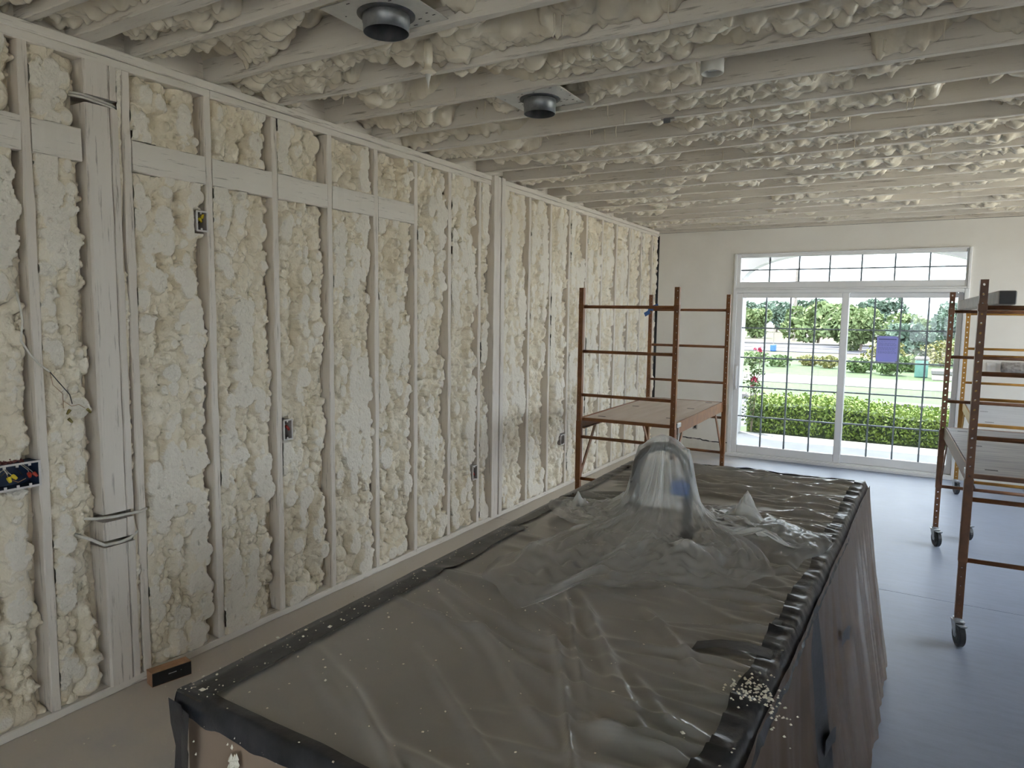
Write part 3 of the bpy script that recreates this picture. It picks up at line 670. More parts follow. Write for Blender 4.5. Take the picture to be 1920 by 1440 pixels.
def sheet_z(s, t): return float(SHEET_Z[int(np.clip(s, 0, 1)*(ns-1)), int(np.clip(t, 0, 1)*(nt_-1)), 2])
def tape_edge(name, fix, a0, a1, side, inw, drop, out, seed, n=70):
    # tape folded over an edge: rows from inside top, to the edge, to hanging down the side
    rg = np.random.default_rng(seed); rows = 7; P = np.zeros((n, rows, 3)); wv = vnoise(1, n, 2, 7, rg)[0]; w2 = vnoise(1, n, 2, 3, rg)[0]; pk = vnoise(n, rows, 2.2, 2, rg)
    for i in range(n):
        q = a0+(a1-a0)*i/(n-1)
        for j in range(rows):
            if j <= 3:
                d = (inw*(1+.16*wv[i]))*(1-j/3)
                s, t = {'L': (d/1.1, q), 'R': (1-d/1.1, q), 'N': (q, d/2.85), 'F': (q, 1-d/2.85)}[side]
                p = quad_pt(s, t); z = sheet_z(s, t)+.0065+.0022*(pk[i, j]+.6)*(1 if 0 < j < 3 else .3)
                P[i, j] = (p.x, p.y, z)
            else:
                s, t = {'L': (0, q), 'R': (1, q), 'N': (q, 0), 'F': (q, 1)}[side]; p = quad_pt(s, t); k = (j-3)/3
                o = {'L': (-1, 0), 'R': (1, 0), 'N': (0, -1), 'F': (0, 1)}[side]; e = .004 + out*k + .004*abs(pk[i, j])
                P[i, j] = (p.x+o[0]*e, p.y+o[1]*e, ZC-.002-drop*(1+.2*w2[i])*k)
    return grid_mesh(name, P, 'black_tape', sh)
tape_edge('tape', 0, -.005, 1.0, 'N', .034, .034, .004, 31)
tape_edge('tape', 0, -.002, .50, 'L', .085, .02, .006, 32); tape_edge('tape', 0, .48, 1.0, 'L', .050, .02, .010, 33)
tape_edge('tape', 0, 0, .36, 'R', .052, .045, .020, 34); tape_edge('tape', 0, .345, .70, 'R', .045, .035, .020, 35); tape_edge('tape', 0, .69, 1.0, 'R', .045, .025, .014, 36)
tape_edge('tape', 0, 0, 1.0, 'F', .018, .03, .006, 37)
def flap(pts, w, seed=1):
    # a loose tape end: strip through pts, width vector w
    n = len(pts); P = np.zeros((n, 2, 3)); w = np.array(w)
    for i, p in enumerate(pts): P[i, 0] = np.array(p)-w/2; P[i, 1] = np.array(p)+w/2
    return grid_mesh('tape', P, 'black_tape', sh)
flap([(-1.325, .858, .915), (-1.318, .857, .86), (-1.308, .860, .81), (-1.305, .852, .745)], (.05, -.004, 0))
flap([(-1.285, .856, .905), (-1.282, .848, .83), (-1.296, .856, .745)], (.03, -.006, 0))
pz = lambda s, t, dz=.008: (quad_pt(s, t).x, quad_pt(s, t).y, sheet_z(s, t)+dz)
flap([pz(.985, .285), pz(.93, .283, .012), pz(.87, .278, .010), pz(.825, .270, .006)], (0, .05, 0))
flap([pz(.99, .575), pz(.93, .575, .010), pz(.86, .58, .008)], (0, .05, 0))
flap([pz(.99, .01), pz(.95, .03, .012), pz(.90, .06, .008)], (.03, .10, 0))
# plastic hanging down the right-hand side, flaring onto the floor
nv2, nt2 = 40, 260; rg = np.random.default_rng(44)
V2 = np.linspace(0, 1, nv2)[:, None]; T2 = np.linspace(0, 1, nt2)[None, :]
fold = np.cumsum(rg.normal(0, 1, nt2)); fold = (fold-np.linspace(fold[0], fold[-1], nt2)); fold = vnoise(1, nt2, 2, 9, rg)[0]*.6+vnoise(1, nt2, 2, 4, rg)[0]*.4
P = np.zeros((nv2, nt2, 3)); base = np.array([NR[:], FR[:]])
flare = .020 + .135*V2**1.15
P[..., 0] = base[0, 0]+(base[1, 0]-base[0, 0])*T2 + flare + .016*fold[None, :]*np.clip(V2*2.2, 0, 1) + .005*fnoise(nv2, nt2, 9, 9, rg)
P[..., 1] = base[0, 1]+(base[1, 1]-base[0, 1])*T2 + .012*vnoise(nv2, nt2, 14, 9, rg)
P[..., 2] = ZC - .012 - (ZC-.018)*V2 + np.zeros_like(T2)
tk = .42
grid_mesh('side_sheet', P[:, int(nt2*tk):], 'poly_skirt', sh)
Pn = P[:, :int(nt2*(tk+.04))].copy(); Pn[..., 0] -= .05*V2*np.linspace(1, .6, Pn.shape[1])[None, :]
grid_mesh('side_sheet', Pn, 'poly_skirt', sh)
i0 = int(nt2*tk); dk = P[:, i0:i0+2].copy(); dk = np.stack([P[:, i0+2]+np.array([.004, 0, 0]), P[:, i0]+np.array([.002, 0, 0]), P[:, i0-9]+np.array([-.012, 0, 0])], 1)
grid_mesh('tape', dk, 'black_tape', sh)  # black strip painting the shade of the long fold between sheets, not tape
for (t0, z0, L) in ((.40, .52, .12), (.22, .22, .13), (.55, .66, .1)):
    i = int(nt2*t0); x = float(P[int(nv2*(1-z0/ZC)), i, 0])+.008; y = float(P[0, i, 1])
    flap([(x, y, z0), (x+.012, y+L*.5, z0+.01), (x+.016, y+L, z0-.012)], (0, 0, .05))
# faucet under its bag
fx, fy = -.690, 2.42
fa = thing('kitchen_faucet', (fx, fy, ZC), 'arched dark metal kitchen faucet inside the clear bag', 'faucet')
MB().lathe((fx, fy, ZC+.006), (0,0,1), [(0, 0), (0, .032), (.012, .032), (.02, .026), (.05, .024), (.05, 0)], 20).build('base', 'faucet_metal', fa, smooth=False)
arc = [(fx, fy, ZC+.03), (fx, fy, ZC+.20)] + [(fx-.093+.093*math.cos(a), fy-.012*(1-math.cos(a)), ZC+.262+.098*math.sin(a)) for a in np.linspace(0, math.pi, 16)] + [(fx-.188, fy-.024, ZC+.22)]
MB().tube(arc, .0165, 14).build('spout', 'faucet_metal', fa, smooth=True)
MB().tube([(fx-.188, fy-.024, ZC+.225), (fx-.189, fy-.024, ZC+.15), (fx-.190, fy-.024, ZC+.13)], [.021, .023, .019], 14).build('spray_head', 'faucet_metal', fa, smooth=True)
MB().tube([(fx, fy, ZC+.05), (fx+.025, fy-.005, ZC+.062), (fx+.042, fy-.008, ZC+.085)], [.012, .009, .007], 10).build('lever', 'faucet_metal', fa, smooth=True)
MB().box(fx-.060, fx+.010, fy-.026, fy+.026, ZC+.190, ZC+.240, .008).build('tape_wrap', 'blue_tape', fa)
bag = thing('plastic_bag', (-.76, 2.38, ZC), 'clear crumpled plastic bag draped over the faucet on the island', 'plastic bag')
rg = np.random.default_rng(63); nr_, na = 90, 300
out = [(-1.34, 2.62), (-1.22, 2.42), (-1.00, 2.26), (-1.13, 2.0), (-1.16, 1.80), (-.90, 1.60), (-.84, 1.84), (-.74, 1.86), (-.66, 1.98), (-.58, 1.96), (-.42, 2.06), (-.36, 2.24), (-.50, 2.40), (-.30, 2.52), (-.33, 2.74), (-.52, 2.72), (-.56, 2.95), (-.80, 2.80), (-1.02, 2.74)]
C0 = np.array([fx-.085, fy-.01]); ang = np.array([math.atan2(p[1]-C0[1], p[0]-C0[0]) for p in out]); rad = np.array([math.hypot(p[0]-C0[0], p[1]-C0[1]) for p in out])
od = np.argsort(ang); th = np.linspace(-math.pi, math.pi, na); Rth = np.interp(th, ang[od], rad[od], period=2*math.pi); Rth = Rth*(1+.05*vnoise(1, na, 2, 5, rg)[0])
rho = np.linspace(0, 1, nr_)[:, None]**1.15
rr = rho*Rth[None, :]
bx_ = C0[0]+rr*np.cos(th)[None, :]; by_ = C0[1]+rr*np.sin(th)[None, :]
seg = np.clip(bx_, fx-.165, fx-.015); ds = np.hypot(bx_-seg, by_-(fy-.008))
pl = vnoise(1, na, 2, 8, rg)[0]*.65+vnoise(1, na, 2, 4, rg)[0]*.35; pl[-12:] = np.linspace(pl[-12], pl[0], 12)
pf = np.interp(ds*(1+.20*pl[None, :]), [0, .018, .030, .042, .06, .085, .12, .18, .28, .40, .8], [1, .985, .86, .66, .47, .33, .245, .175, .115, .058, .012])
top = .385*np.sqrt(np.clip(1-((seg-(fx-.090))/.17)**2, 0, 1))
nz = fnoise(nr_, na, 7, 9, rg, 3); nz[:, -16:] = nz[:, -16:]*np.linspace(1, 0, 16)+nz[:, :1]*np.linspace(0, 1, 16)
rd = 1-np.abs(fnoise(nr_, na, 9, 11, rg, 3))*2.2; rd[:, -16:] = rd[:, -16:]*np.linspace(1, 0, 16)+rd[:, :1]*np.linspace(0, 1, 16)
zb = top*pf + .019*np.clip(rd, -.4, 1)*np.clip(ds/.2-.3, 0, 1)*np.clip((1-rho)*5+.3, 0, 1) + .018*np.clip(nz, -.5, 1)*np.clip(ds/.15, 0, 1)*np.clip((1-rho)*5+.25, 0, 1) + .026*np.maximum(pl, 0)[None, :]*np.clip((ds-.08)/.15, 0, 1)*np.clip((1-rho)*3, 0, 1)
for (px, py, ph, pr) in ((-.545, 2.72, .105, .085), (-.60, 2.12, .06, .12), (-.98, 2.55, .055, .09), (-.42, 2.42, .05, .11), (-1.05, 1.95, .03, .1), (-1.16, 2.52, .06, .05)):
    d = np.hypot(bx_-px, (by_-py)); zb = zb + ph*np.clip(1-d/pr, 0, 1)**1.3
zb = np.maximum(zb, .002); zb[:, -1] = zb[:, 0]; bx_[:, -1] = bx_[:, 0]; by_[:, -1] = by_[:, 0]
grid_mesh('bag_film', np.stack([bx_, by_, ZC+.016+zb], -1), 'poly_bag', bag)
# a second loose lobe of the bag lying to the right
na2, nb2 = 70, 50; A = np.linspace(0, 1, na2)[:, None]; B = np.linspace(0, 1, nb2)[None, :]
Lz = .045*np.sin(A*math.pi)**.7*np.sin(B*math.pi)**.6 + .014*np.maximum(fnoise(na2, nb2, 9, 9, rg), -.4)+.004
grid_mesh('bag_film', np.stack([-.66+.36*A+.06*B+.02*vnoise(na2, nb2, 12, 12, rg), 2.50+.46*B-.18*A+.02*vnoise(na2, nb2, 12, 12, rg), ZC+.014+Lz], -1), 'poly_bag', bag)

# ------------------------------------------------------------------ electrical boxes in the stud wall
def elec_box(b, label, rim, inner, wires, cover=True):
    y0, y1, z0, z1 = b; xf = XW+.010; t = thing('electrical_box', (XW, (y0+y1)/2, z0), label, 'electrical box'); w = .005
    mb = MB().box(XW-.075, XW-.070, y0, y1, z0, z1).box(XW-.07, xf-.003, y0, y0+.003, z0, z1).box(XW-.07, xf-.003, y1-.003, y1, z0, z1).box(XW-.07, xf-.003, y0, y1, z0, z0+.003).box(XW-.07, xf-.003, y0, y1, z1-.003, z1)
    mb.build('box_body', inner, t)
    mb = MB().box(xf-.004, xf, y0-.003, y0+w, z0-.003, z1+.003).box(xf-.004, xf, y1-w, y1+.003, z0-.003, z1+.003).box(xf-.004, xf, y0+w, y1-w, z0-.003, z0+w).box(xf-.004, xf, y0+w, y1-w, z1-w, z1+.003)
    for m in np.arange(y0+.025, y1-.01, .045):
        mb.box(xf-.005, xf-.001, m-.005, m+.005, z1-.014, z1-w).box(xf-.005, xf-.001, m-.005, m+.005, z0+w, z0+.014)
    mb.build('rim', rim, t)
    for (pts, r, mt, nut) in wires:
        pp = [(XW+x, y0+(y1-y0)*a, z0+(z1-z0)*c) for (x, a, c) in pts]
        o = MB().tube(pp, r, 6).build('wire', mt, t, smooth=True)
        if nut:
            e = Vector(pp[-1]); d = (e-Vector(pp[-2])).normalized()
            MB().lathe(e-d*.004, d, [(0, 0), (0, .0075), (.006, .0085), (.022, .0055), (.024, 0)], 8).build('wire_nut', nut, o)
    return t
elec_box(BOXES[0], 'wide blue three-gang box full of wires with yellow and red caps', 'box_rim', 'box_blue', [
    ([(-.06, .08, .3), (-.012, .12, .75), (-.008, .2, .82), (-.006, .27, .62)], .0022, 'cable_white', None),
    ([(-.06, .2, .4), (-.02, .27, .70), (-.006, .29, .45)], .0018, 'wire_copper', 'nut_yellow'),
    ([(-.06, .35, .8), (-.02, .33, .65), (-.006, .39, .52)], .0018, 'cable_white', 'nut_yellow'),
    ([(-.06, .55, .95), (-.03, .62, .6), (-.02, .66, .45)], .0018, 'wire_black', None),
    ([(-.06, .7, .9), (-.02, .80, .62), (-.008, .78, .50)], .0018, 'cable_white', 'nut_red'),
    ([(-.06, .75, .9), (-.02, .86, .60), (-.008, .90, .48)], .0018, 'cable_white', 'nut_red'),
    ([(-.06, .45, .3), (-.02, .55, .2), (-.015, .72, .32)], .002, 'wire_copper', None)])
elec_box(BOXES[1], 'small grey box high on stud with a bright yellow wire cap', 'box_rim', 'box_grey', [([(-.06, .4, .3), (-.02, .45, .75), (-.010, .48, .62)], .002, 'wire_black', 'nut_yellow'), ([(-.06, .6, .2), (-.02, .7, .6), (-.012, .72, .72)], .002, 'wire_black', 'nut_yellow')])
elec_box(BOXES[2], 'small white-rimmed outlet box with red wire caps at waist height', 'box_rim', 'box_grey', [([(-.06, .4, .3), (-.02, .45, .8), (-.010, .52, .66)], .002, 'wire_copper', 'nut_red'), ([(-.06, .6, .2), (-.02, .55, .75), (-.010, .68, .58)], .002, 'cable_white', 'nut_red')])
elec_box(BOXES[3], 'small low outlet box beside the three-ply timber post', 'box_rim', 'box_grey', [([(-.06, .4, .3), (-.02, .45, .6), (-.012, .55, .42)], .002, 'wire_copper', 'nut_red')])
elec_box(BOXES[4], 'farthest low outlet box on the foam wall near the orange scaffold', 'box_rim', 'box_grey', [([(-.06, .4, .3), (-.02, .45, .6), (-.012, .55, .42)], .002, 'cable_white', None)])
mb = MB(); rg = random.Random(9)
for _ in range(160):
    p = Vector((XW-.004+rg.uniform(-.01, .006), rg.uniform(1.285, 1.385), 1.131+abs(rg.gauss(0, .006)))); s = rg.uniform(.002, .005)
    mb.add([p+Vector((s,0,0)), p+Vector((0,s,0)), p-Vector((s,0,0)), p-Vector((0,s,0)), p+Vector((0,0,s)), p-Vector((0,0,s))], [(0,1,4),(1,2,4),(2,3,4),(3,0,4),(1,0,5),(2,1,5),(3,2,5),(0,3,5)])
tag(mb.build('red_dust', 'red_dust', loc=(XW, 1.33, 1.13)), 'dark red drilling dust on top of the wide box', 'dust', kind='stuff')
# cables over the post and the loose low-voltage cable
def cable(name, pts, r, mat, label, flat=1.0, n=7, cat='cable'):
    return tag(MB().tube(pts, r, n, flat=flat).build(name, mat, loc=pts[0], smooth=True), label, cat)
t = thing('electrical_cable', (XW, 1.70, 2.61), 'pair of flat cables crossing the big post near the ceiling', 'cable')
for dz in (.006, -.006): MB().tube([(XW-.03, 1.640, 2.628+dz), (XW+.006, 1.676, 2.623+dz), (XW+.008, 1.75, 2.616+dz), (XW+.004, 1.80, 2.610+dz), (XW-.02, 1.835, 2.606+dz)], .0055, 7).build('cable', 'cable_white', t, smooth=True)
cable('electrical_cable', [(XW-.03, 1.60, .838), (XW+.004, 1.655, .828), (XW+.012, 1.72, .822), (XW+.010, 1.80, .818), (XW+.012, 1.85, .816), (XW-.002, 1.888, .820)], .007, 'cable_white', 'upper of two low cables let into the big post')
cable('electrical_cable', [(XW-.02, 1.575, .775), (XW+.010, 1.625, .745), (XW+.016, 1.68, .705), (XW+.014, 1.75, .700), (XW+.010, 1.80, .705), (XW-.01, 1.845, .722)], .0075, 'cable_white', 'lower sagging cable let into the big post near floor')
t = thing('loose_cable', (XW, 1.40, 1.80), 'thin white cable splitting into capped wires over nearest stud', 'cable')
MB().tube([(XW+.004, 1.392, 1.805), (XW+.016, 1.396, 1.75), (XW+.016, 1.402, 1.69), (XW+.018, 1.392, 1.615), (XW+.016, 1.425, 1.555), (XW+.012, 1.46, 1.515), (XW+.010, 1.495, 1.485)], .0042, 7).build('sheath', 'cable_white', t, smooth=True)
MB().tube([(XW+.010, 1.495, 1.485), (XW+.016, 1.525, 1.44), (XW+.016, 1.565, 1.385), (XW+.014, 1.574, 1.345)], .0020, 6).build('wire', 'wire_black', t, smooth=True)
MB().tube([(XW+.010, 1.495, 1.485), (XW+.010, 1.505, 1.43), (XW+.012, 1.54, 1.39), (XW+.012, 1.54, 1.33)], .0014, 6).build('wire', 'wire_copper', t, smooth=True)
MB().tube([(XW+.012, 1.54, 1.36), (XW+.014, 1.572, 1.335), (XW+.014, 1.60, 1.34), (XW+.014, 1.625, 1.322)], .0014, 6).build('wire', 'wire_copper', t, smooth=True)
for (y, z, dy, dz) in ((1.562, 1.322, -.6, -.8), (1.555, 1.285, .6, -.8), (1.632, 1.318, .6, -.8)):
    MB().lathe((XW+.018, y, z), (0.1, dy, dz), [(0, 0), (0, .0065), (.006, .0068), (.022, .0045), (.024, 0)], 8).build('wire_nut', 'nut_dark', t)

# ------------------------------------------------------------------ ceiling fittings
def can_light(x, y, r, drop, label, tilt):
    t = thing('recessed_light_housing', (x, y, H+.02), label, 'light housing')
    pl = MB().box(x-.185, x+.185, y-.160, y+.160, H+.018, H+.022).build('mounting_plate', 'galv_plate', t)
    rg = random.Random(int(x*100)); mb = MB()
    for _ in range(26):
        a = rg.uniform(-.17, .17); b = rg.uniform(-.15, .15)
        if math.hypot(a, b) > r+.03: mb.obox((x+a, y+b, H+.0176), (rg.uniform(.003, .009), 0, 0), (0, .002, 0), (0, 0, .0006))
    mb.build('punch_hole', 'dark_gap', pl)
    MB().lathe((x, y, H+.018), (0,0,-1), [(0, r+.022), (.003, r+.022), (.006, r+.006), (.006, r-.002), (0, r-.002)], 36).build('collar', 'can_dark', t, smooth=True)
    c = MB().lathe((x, y, H+.014), (0,0,-1), [(-.10, r-.001), (0, r), (.01, r+.002), (drop*.45, r+.002), (drop*.5, r-.001), (drop, r-.001), (drop, r-.003)], 40).build('can', 'can_metal', t, smooth=True)
    MB().lathe((x, y, H+.014), (0,0,-1), [(drop-.001, r-.003), (0, r-.004), (-.09, r-.005)], 40).build('can_inner_shade', 'can_dark', c, smooth=True)  # separate dark inner surface, colouring in the shade inside the can
    MB().lathe((x, y, H+.105), (0,0,-1), [(0, 0), (0, r-.004), (.002, r-.004), (.002, 0)], 30).build('can_back', 'can_dark', t)
    MB().obox((x-.02, y+.01, H+.06), (.006, .002, 0), (0, .003, 0), (0, .004, .03)).build('bracket', 'box_rim', c)
    MB().tube([(x+.02, y, H+.10), (x+.025, y+.01, H+.05), (x+.015, y-.005, H+.01)], .004, 6).build('wire', 'wire_copper', c, smooth=True)
    return t
can_light(-1.84, 2.15, .088, .062, 'larger round dark light housing nearest the viewer between joists', 0)
can_light(-1.818, 3.345, .084, .072, 'round dark light housing farther along, beside grey punched plate', 0)
x, y = -.905, 3.30
t = thing('junction_box', (x, y, H), 'shallow round ceiling junction box half coated in foam', 'junction box')
MB().lathe((x, y, H+.05), (0,0,-1), [(0, .052), (.055, .052), (.058, .050), (.058, .046), (.02, .046), (.02, 0)], 30).build('box_shell', 'galv_plate', t, smooth=True)
MB().lathe((x, y, H+.028), (0,0,-1), [(0, 0), (0, .045), (.002, .045), (.002, 0)], 24).build('box_back', 'can_dark', t)
MB().box(x-.02, x+.02, y-.012, y+.012, H+.006, H+.02).build('bracket', 'zinc', t)
x, y = -1.31, 3.95
t = thing('ceiling_bracket', (x, y, H), 'small grey metal bracket nailed on a joist edge', 'bracket')
MB().box(x-.045, x+.035, y-.024, y+.022, H-.010, H-.0005, .003).build('bracket_plate', 'box_grey', t)
MB().box(x-.03, x+.01, y-.026, y-.022, H-.028, H-.0005, .001).build('bracket_lip', 'can_metal', t)
x, y = -1.93, 2.53
t = thing('sprinkler_head', (x, y, H), 'foam coated pendant sprinkler head with drip below the joists', 'sprinkler')
MB().lathe((x, y, H+.10), (0,0,-1), [(0, .020), (.125, .020), (.130, .017), (.150, .017), (.152, .022), (.168, .024), (.172, .012)], 18).build('body', 'foam_ceiling', t, smooth=True)
MB().lathe((x, y, H-.060), (0,0,-1), [(0, .026), (.004, .036), (.009, .037), (.013, .024), (.016, .012)], 20).build('flange', 'foam_ceiling', t, smooth=True)
MB().lathe((x, y, H-.072), (0,0,-1), [(0, .014), (.015, .011), (.035, .006), (.055, .0022), (.066, .0005)], 10).build('drip', 'galv_plate', t, smooth=True)

# ------------------------------------------------------------------ small things
t = thing('black_block', (-2.985, 1.91, 0), 'small black box with cork-brown top leaning on bottom plate', 'box')
ax_, dp = Vector((.02, .0865, 0)), Vector((-.030, .006, 0)); c0 = Vector((-2.990, 1.915, .034))
MB().obox(c0+Vector((.0,0,0)), ax_, dp, (0, 0, .0335)).build('case', 'cork_brown', t)
MB().obox(c0-dp*1.04+Vector((0, 0, .001)), ax_*.99, dp*.05, (0, 0, .031)).build('black_face', 'block_black', t)
f0 = c0-dp*1.095
for (a, wd, hh_) in ((-.15, .004, .006), (-.10, .007, .0045), (.0, .010, .004), (.12, .008, .0045), (.19, .004, .005), (.46, .003, .003)):
    MB().obox(f0+ax_*a+Vector((0,0,.008)), ax_.normalized()*wd*.8, dp*.006, (0,0,hh_*.45)).build('print_mark', 'print_white', t)
x0, x1, z0, z1 = -.467, -.248, 1.262, 1.557; yn = D+.054
t = thing('paper_notice', ((x0+x1)/2, yn, z0), 'bluish paper notice taped on the right door pane', 'notice')
MB().box(x0, x1, yn-.0006, yn, z0, z1).build('sheet_of_paper', 'paper_notice', t)
rg = random.Random(12); mb = MB(); z = z1-.03
mb.box(x0+.02, x1-.02, yn-.0012, yn-.0007, z-.014, z); z -= .03
while z > z0+.10:
    xa = x0+.018
    while xa < x1-.03:
        wd = rg.uniform(.008, .03); mb.box(xa, min(xa+wd, x1-.015), yn-.0012, yn-.0007, z-.003, z); xa += wd+.006
    z -= rg.choice((.010, .010, .018))
mb.build('printed_lines', 'print_blue', t)
for (xx, zz_) in ((x0, z0), (x1, z0), (x0, z1), (x1, z1)): MB().box(xx-.02, xx+.02, yn-.0016, yn-.0013, zz_-.012, zz_+.012).build('clear_tape', 'poly_bag', t)
t = thing('light_switch_plate', (.635, D, 1.19), 'plain white double switch plate on the end wall', 'switch plate')
MB().box(.590, .680, D-.008, D, 1.185, 1.305, .003).build('plate', 'outlet_white', t)
for xx in (.612, .658): MB().box(xx-.012, xx+.012, D-.011, D-.0081, 1.215, 1.275, .002).build('rocker', 'vinyl_white', t)
t = thing('wrapped_pipe', (.90, D-.06, 1.25), 'dusty grey wrapped pipe fixed along the end wall', 'pipe')
MB().lathe((.715, D-.058, 1.262), (1, 0, 0), [(0, .030), (0, .052), (.01, .056), (.08, .052), (.16, .057), (.26, .053), (.38, .056), (.38, 0)], 22).build('wrapping', 'duct_grey', t, smooth=True)
MB().lathe((.7145, D-.058, 1.262), (1, 0, 0), [(0, 0), (0, .030), (.002, .030), (.002, 0)], 16).build('open_end', 'dark_gap', t)
t = thing('wall_outlet', (-2.50, D, .30), 'small dark outlet low on end wall behind orange scaffold', 'outlet')
MB().box(-2.535, -2.475, D-.006, D, .29, .37, .002).build('outlet_plate', 'box_grey', t)
MB().box(-2.520, -2.490, D-.009, D-.0061, .305, .355, .001).build('outlet_face', 'rubber', t)

# foam crumbs: floor and island (nobody could count them)
def crumbs(n, place, seed, smin, smax):
    rg = random.Random(seed); mb = MB()
    for _ in range(n):
        p = place(rg)
        if p is None: continue
        s = rg.uniform(smin, smax)*(2.0 if rg.random() < .06 else 1); a, b, c = (s*rg.uniform(.6, 1.5) for _ in range(3)); p = Vector(p)+Vector((0, 0, c*.5)); w = rg.uniform(0, 3); u = Vector((math.cos(w)*a, math.sin(w)*a, 0)); v = Vector((-math.sin(w)*b, math.cos(w)*b, 0)); h = Vector((0, 0, c*.6))
        mb.add([p+u, p+v, p-u, p-v, p+h, p-h], [(0,1,4),(1,2,4),(2,3,4),(3,0,4),(1,0,5),(2,1,5),(3,2,5),(0,3,5)])
    return mb
def on_floor(rg):
    x = XW+.06+abs(rg.gauss(0, .55)); y = rg.uniform(.9, 7.5)
    if -1.45 < x < 0.0 and .8 < y < 4.0: return None
    return (x, y, 0)
mb = crumbs(520, on_floor, 1, .0015, .005)
tag(mb.build('foam_crumbs', 'crumb', fix=False), 'crumbs of cream foam scattered on the concrete floor', 'debris', kind='stuff')
def on_sheet(rg):
    s, t = (min(1, abs(rg.gauss(0, .45))), rg.uniform(.0, .9)**1.3) if rg.random() < .7 else (rg.uniform(0, .085), rg.uniform(0, .6)**1.3); p = quad_pt(s, t); return (p.x, p.y, sheet_z(s, t)+(.011 if s < .09 or t < .02 or s > .95 else .004))
mb = crumbs(420, on_sheet, 2, .001, .0032); rg = random.Random(5)
for _ in range(46):                                   # splashes on tape and front board
    x = rg.uniform(-1.28, -.5); z = rg.uniform(.70, .90); p = Vector((x, quad_pt((x+1.33)/1.07, 0).y-.006, z)); a = rg.uniform(.001, .0035); b = a*rg.uniform(1, 3)
    mb.add([p+Vector((a,0,0)), p+Vector((0,0,b)), p-Vector((a,0,0)), p-Vector((0,0,b)), p+Vector((0,-.004,0))], [(0,1,4),(1,2,4),(2,3,4),(3,0,4)])
for _ in range(90):
    k = rg.random(); p = Vector((-1.150-.035*k+rg.gauss(0, .008), quad_pt(.15, 0).y-.004, .84-.13*k+rg.gauss(0, .006))); a = rg.uniform(.003, .009)
    mb.add([p+Vector((a,0,0)), p+Vector((0,0,a*1.6)), p-Vector((a,0,0)), p-Vector((0,0,a*1.6)), p+Vector((0,-.006,0))], [(0,1,4),(1,2,4),(2,3,4),(3,0,4)])
for _ in range(150):                                   # clump of torn foam on the right-hand tape
    k = rg.gauss(0, .035); p = quad_pt(.985+rg.gauss(0, .02), .215+k*.3)+Vector((rg.uniform(-.03, .06), 0, 0)); p.z = ZC+.018-max(0, p.x+.245)*.9+rg.uniform(0, .010); a = rg.uniform(.002, .0045)
    mb.add([p+Vector((a,0,0)), p+Vector((0,a*1.5,0)), p-Vector((a,0,0)), p-Vector((0,a,0)), p+Vector((0,0,a))], [(0,1,4),(1,2,4),(2,3,4),(3,0,4)])
tag(mb.build('foam_crumbs', 'crumb', fix=False), 'specks and splashes of foam on the covered island', 'debris', kind='stuff')

# ------------------------------------------------------------------ outdoors
GZ = -.30
gr = tag(MB().box(-160, 160, -60, 330, GZ-.5, GZ-.02).build('ground', 'meadow'), 'rough meadow ground beyond the road', kind='structure')
tag(MB().box(-30, 30, -40, 11.48, GZ-.02, GZ+.01).build('bounce_ground', 'bounce_gravel'), 'added pale gravel around the house, out of view, bouncing light indoors', kind='structure')
def strip(name, y0, y1, z, mat, label): return tag(MB().box(-60, 60, y0, y1, GZ-.02, z).build(name, mat), label, kind='structure')
tag(MB().box(-4.2, 2.6, D+.14, 11.32, -.28, -.05).build('patio_slab', 'patio_concrete'), 'pale concrete porch slab outside the door', kind='structure')
strip('lawn_near', 11.5, 13.4, GZ+.02, 'grass_green', 'grass under the hedge'); strip('road', 13.4, 18.2, GZ, 'asphalt', 'asphalt street behind the hedge')
strip('curb', 18.2, 18.6, GZ+.12, 'pale_concrete', 'pale concrete curb along the street'); strip('lawn_verge', 18.6, 22.6, GZ+.08, 'grass_green', 'narrow grass verge')
strip('sidewalk', 22.6, 25.8, GZ+.10, 'pale_concrete', 'sunlit pale sidewalk'); strip('lawn_far', 25.8, 40, GZ+.08, 'grass_green', 'lawn beyond the sidewalk')
strip('road', 46, 58, GZ+.02, 'asphalt', 'second street far beyond the lawn'); strip('curb', 58, 59.2, GZ+.15, 'pale_concrete', 'far pale curb')
strip('curb', 51.4, 52.2, GZ+.05, 'pale_concrete', 'pale median of the far street')
# porch
po = tag(MB().box(-4.2, 2.6, D+.13, 11.42, 3.06, 3.20).build('porch_roof', 'porch_white'), 'white porch roof over the slab', kind='structure')
mb = MB(); xc, hwid, rise, spz = -.85, 1.57, .42, 2.31; n = 40
for i in range(n):
    a0, a1 = math.pi*(1-i/n), math.pi*(1-(i+1)/n)
    xa, xb = xc+hwid*math.cos(a0), xc+hwid*math.cos(a1); za, zb_ = spz+rise*math.sin(a0), spz+rise*math.sin(a1)
    mb.add([(xa,11.02,za),(xb,11.02,zb_),(xb,11.02,3.06),(xa,11.02,3.06),(xa,11.30,za),(xb,11.30,zb_),(xb,11.30,3.06),(xa,11.30,3.06)], [(0,1,2,3),(7,6,5,4),(0,4,5,1)])
mb.box(-4.2, -2.42, 11.02, 11.30, 2.31, 3.06).box(.72, 2.6, 11.02, 11.30, 2.31, 3.06).build('arch_header', 'porch_white', po)
for (x0, x1) in ((-2.74, -2.42), (.72, 1.04)):
    MB().box(x0, x1, 11.02, 11.30, -.05, 2.31, .01).build('porch_column', 'porch_white', po)
    MB().box(x0-.03, x1+.02, 10.99, 11.33, 2.22, 2.32, .01).build('column_capital', 'porch_white', po)
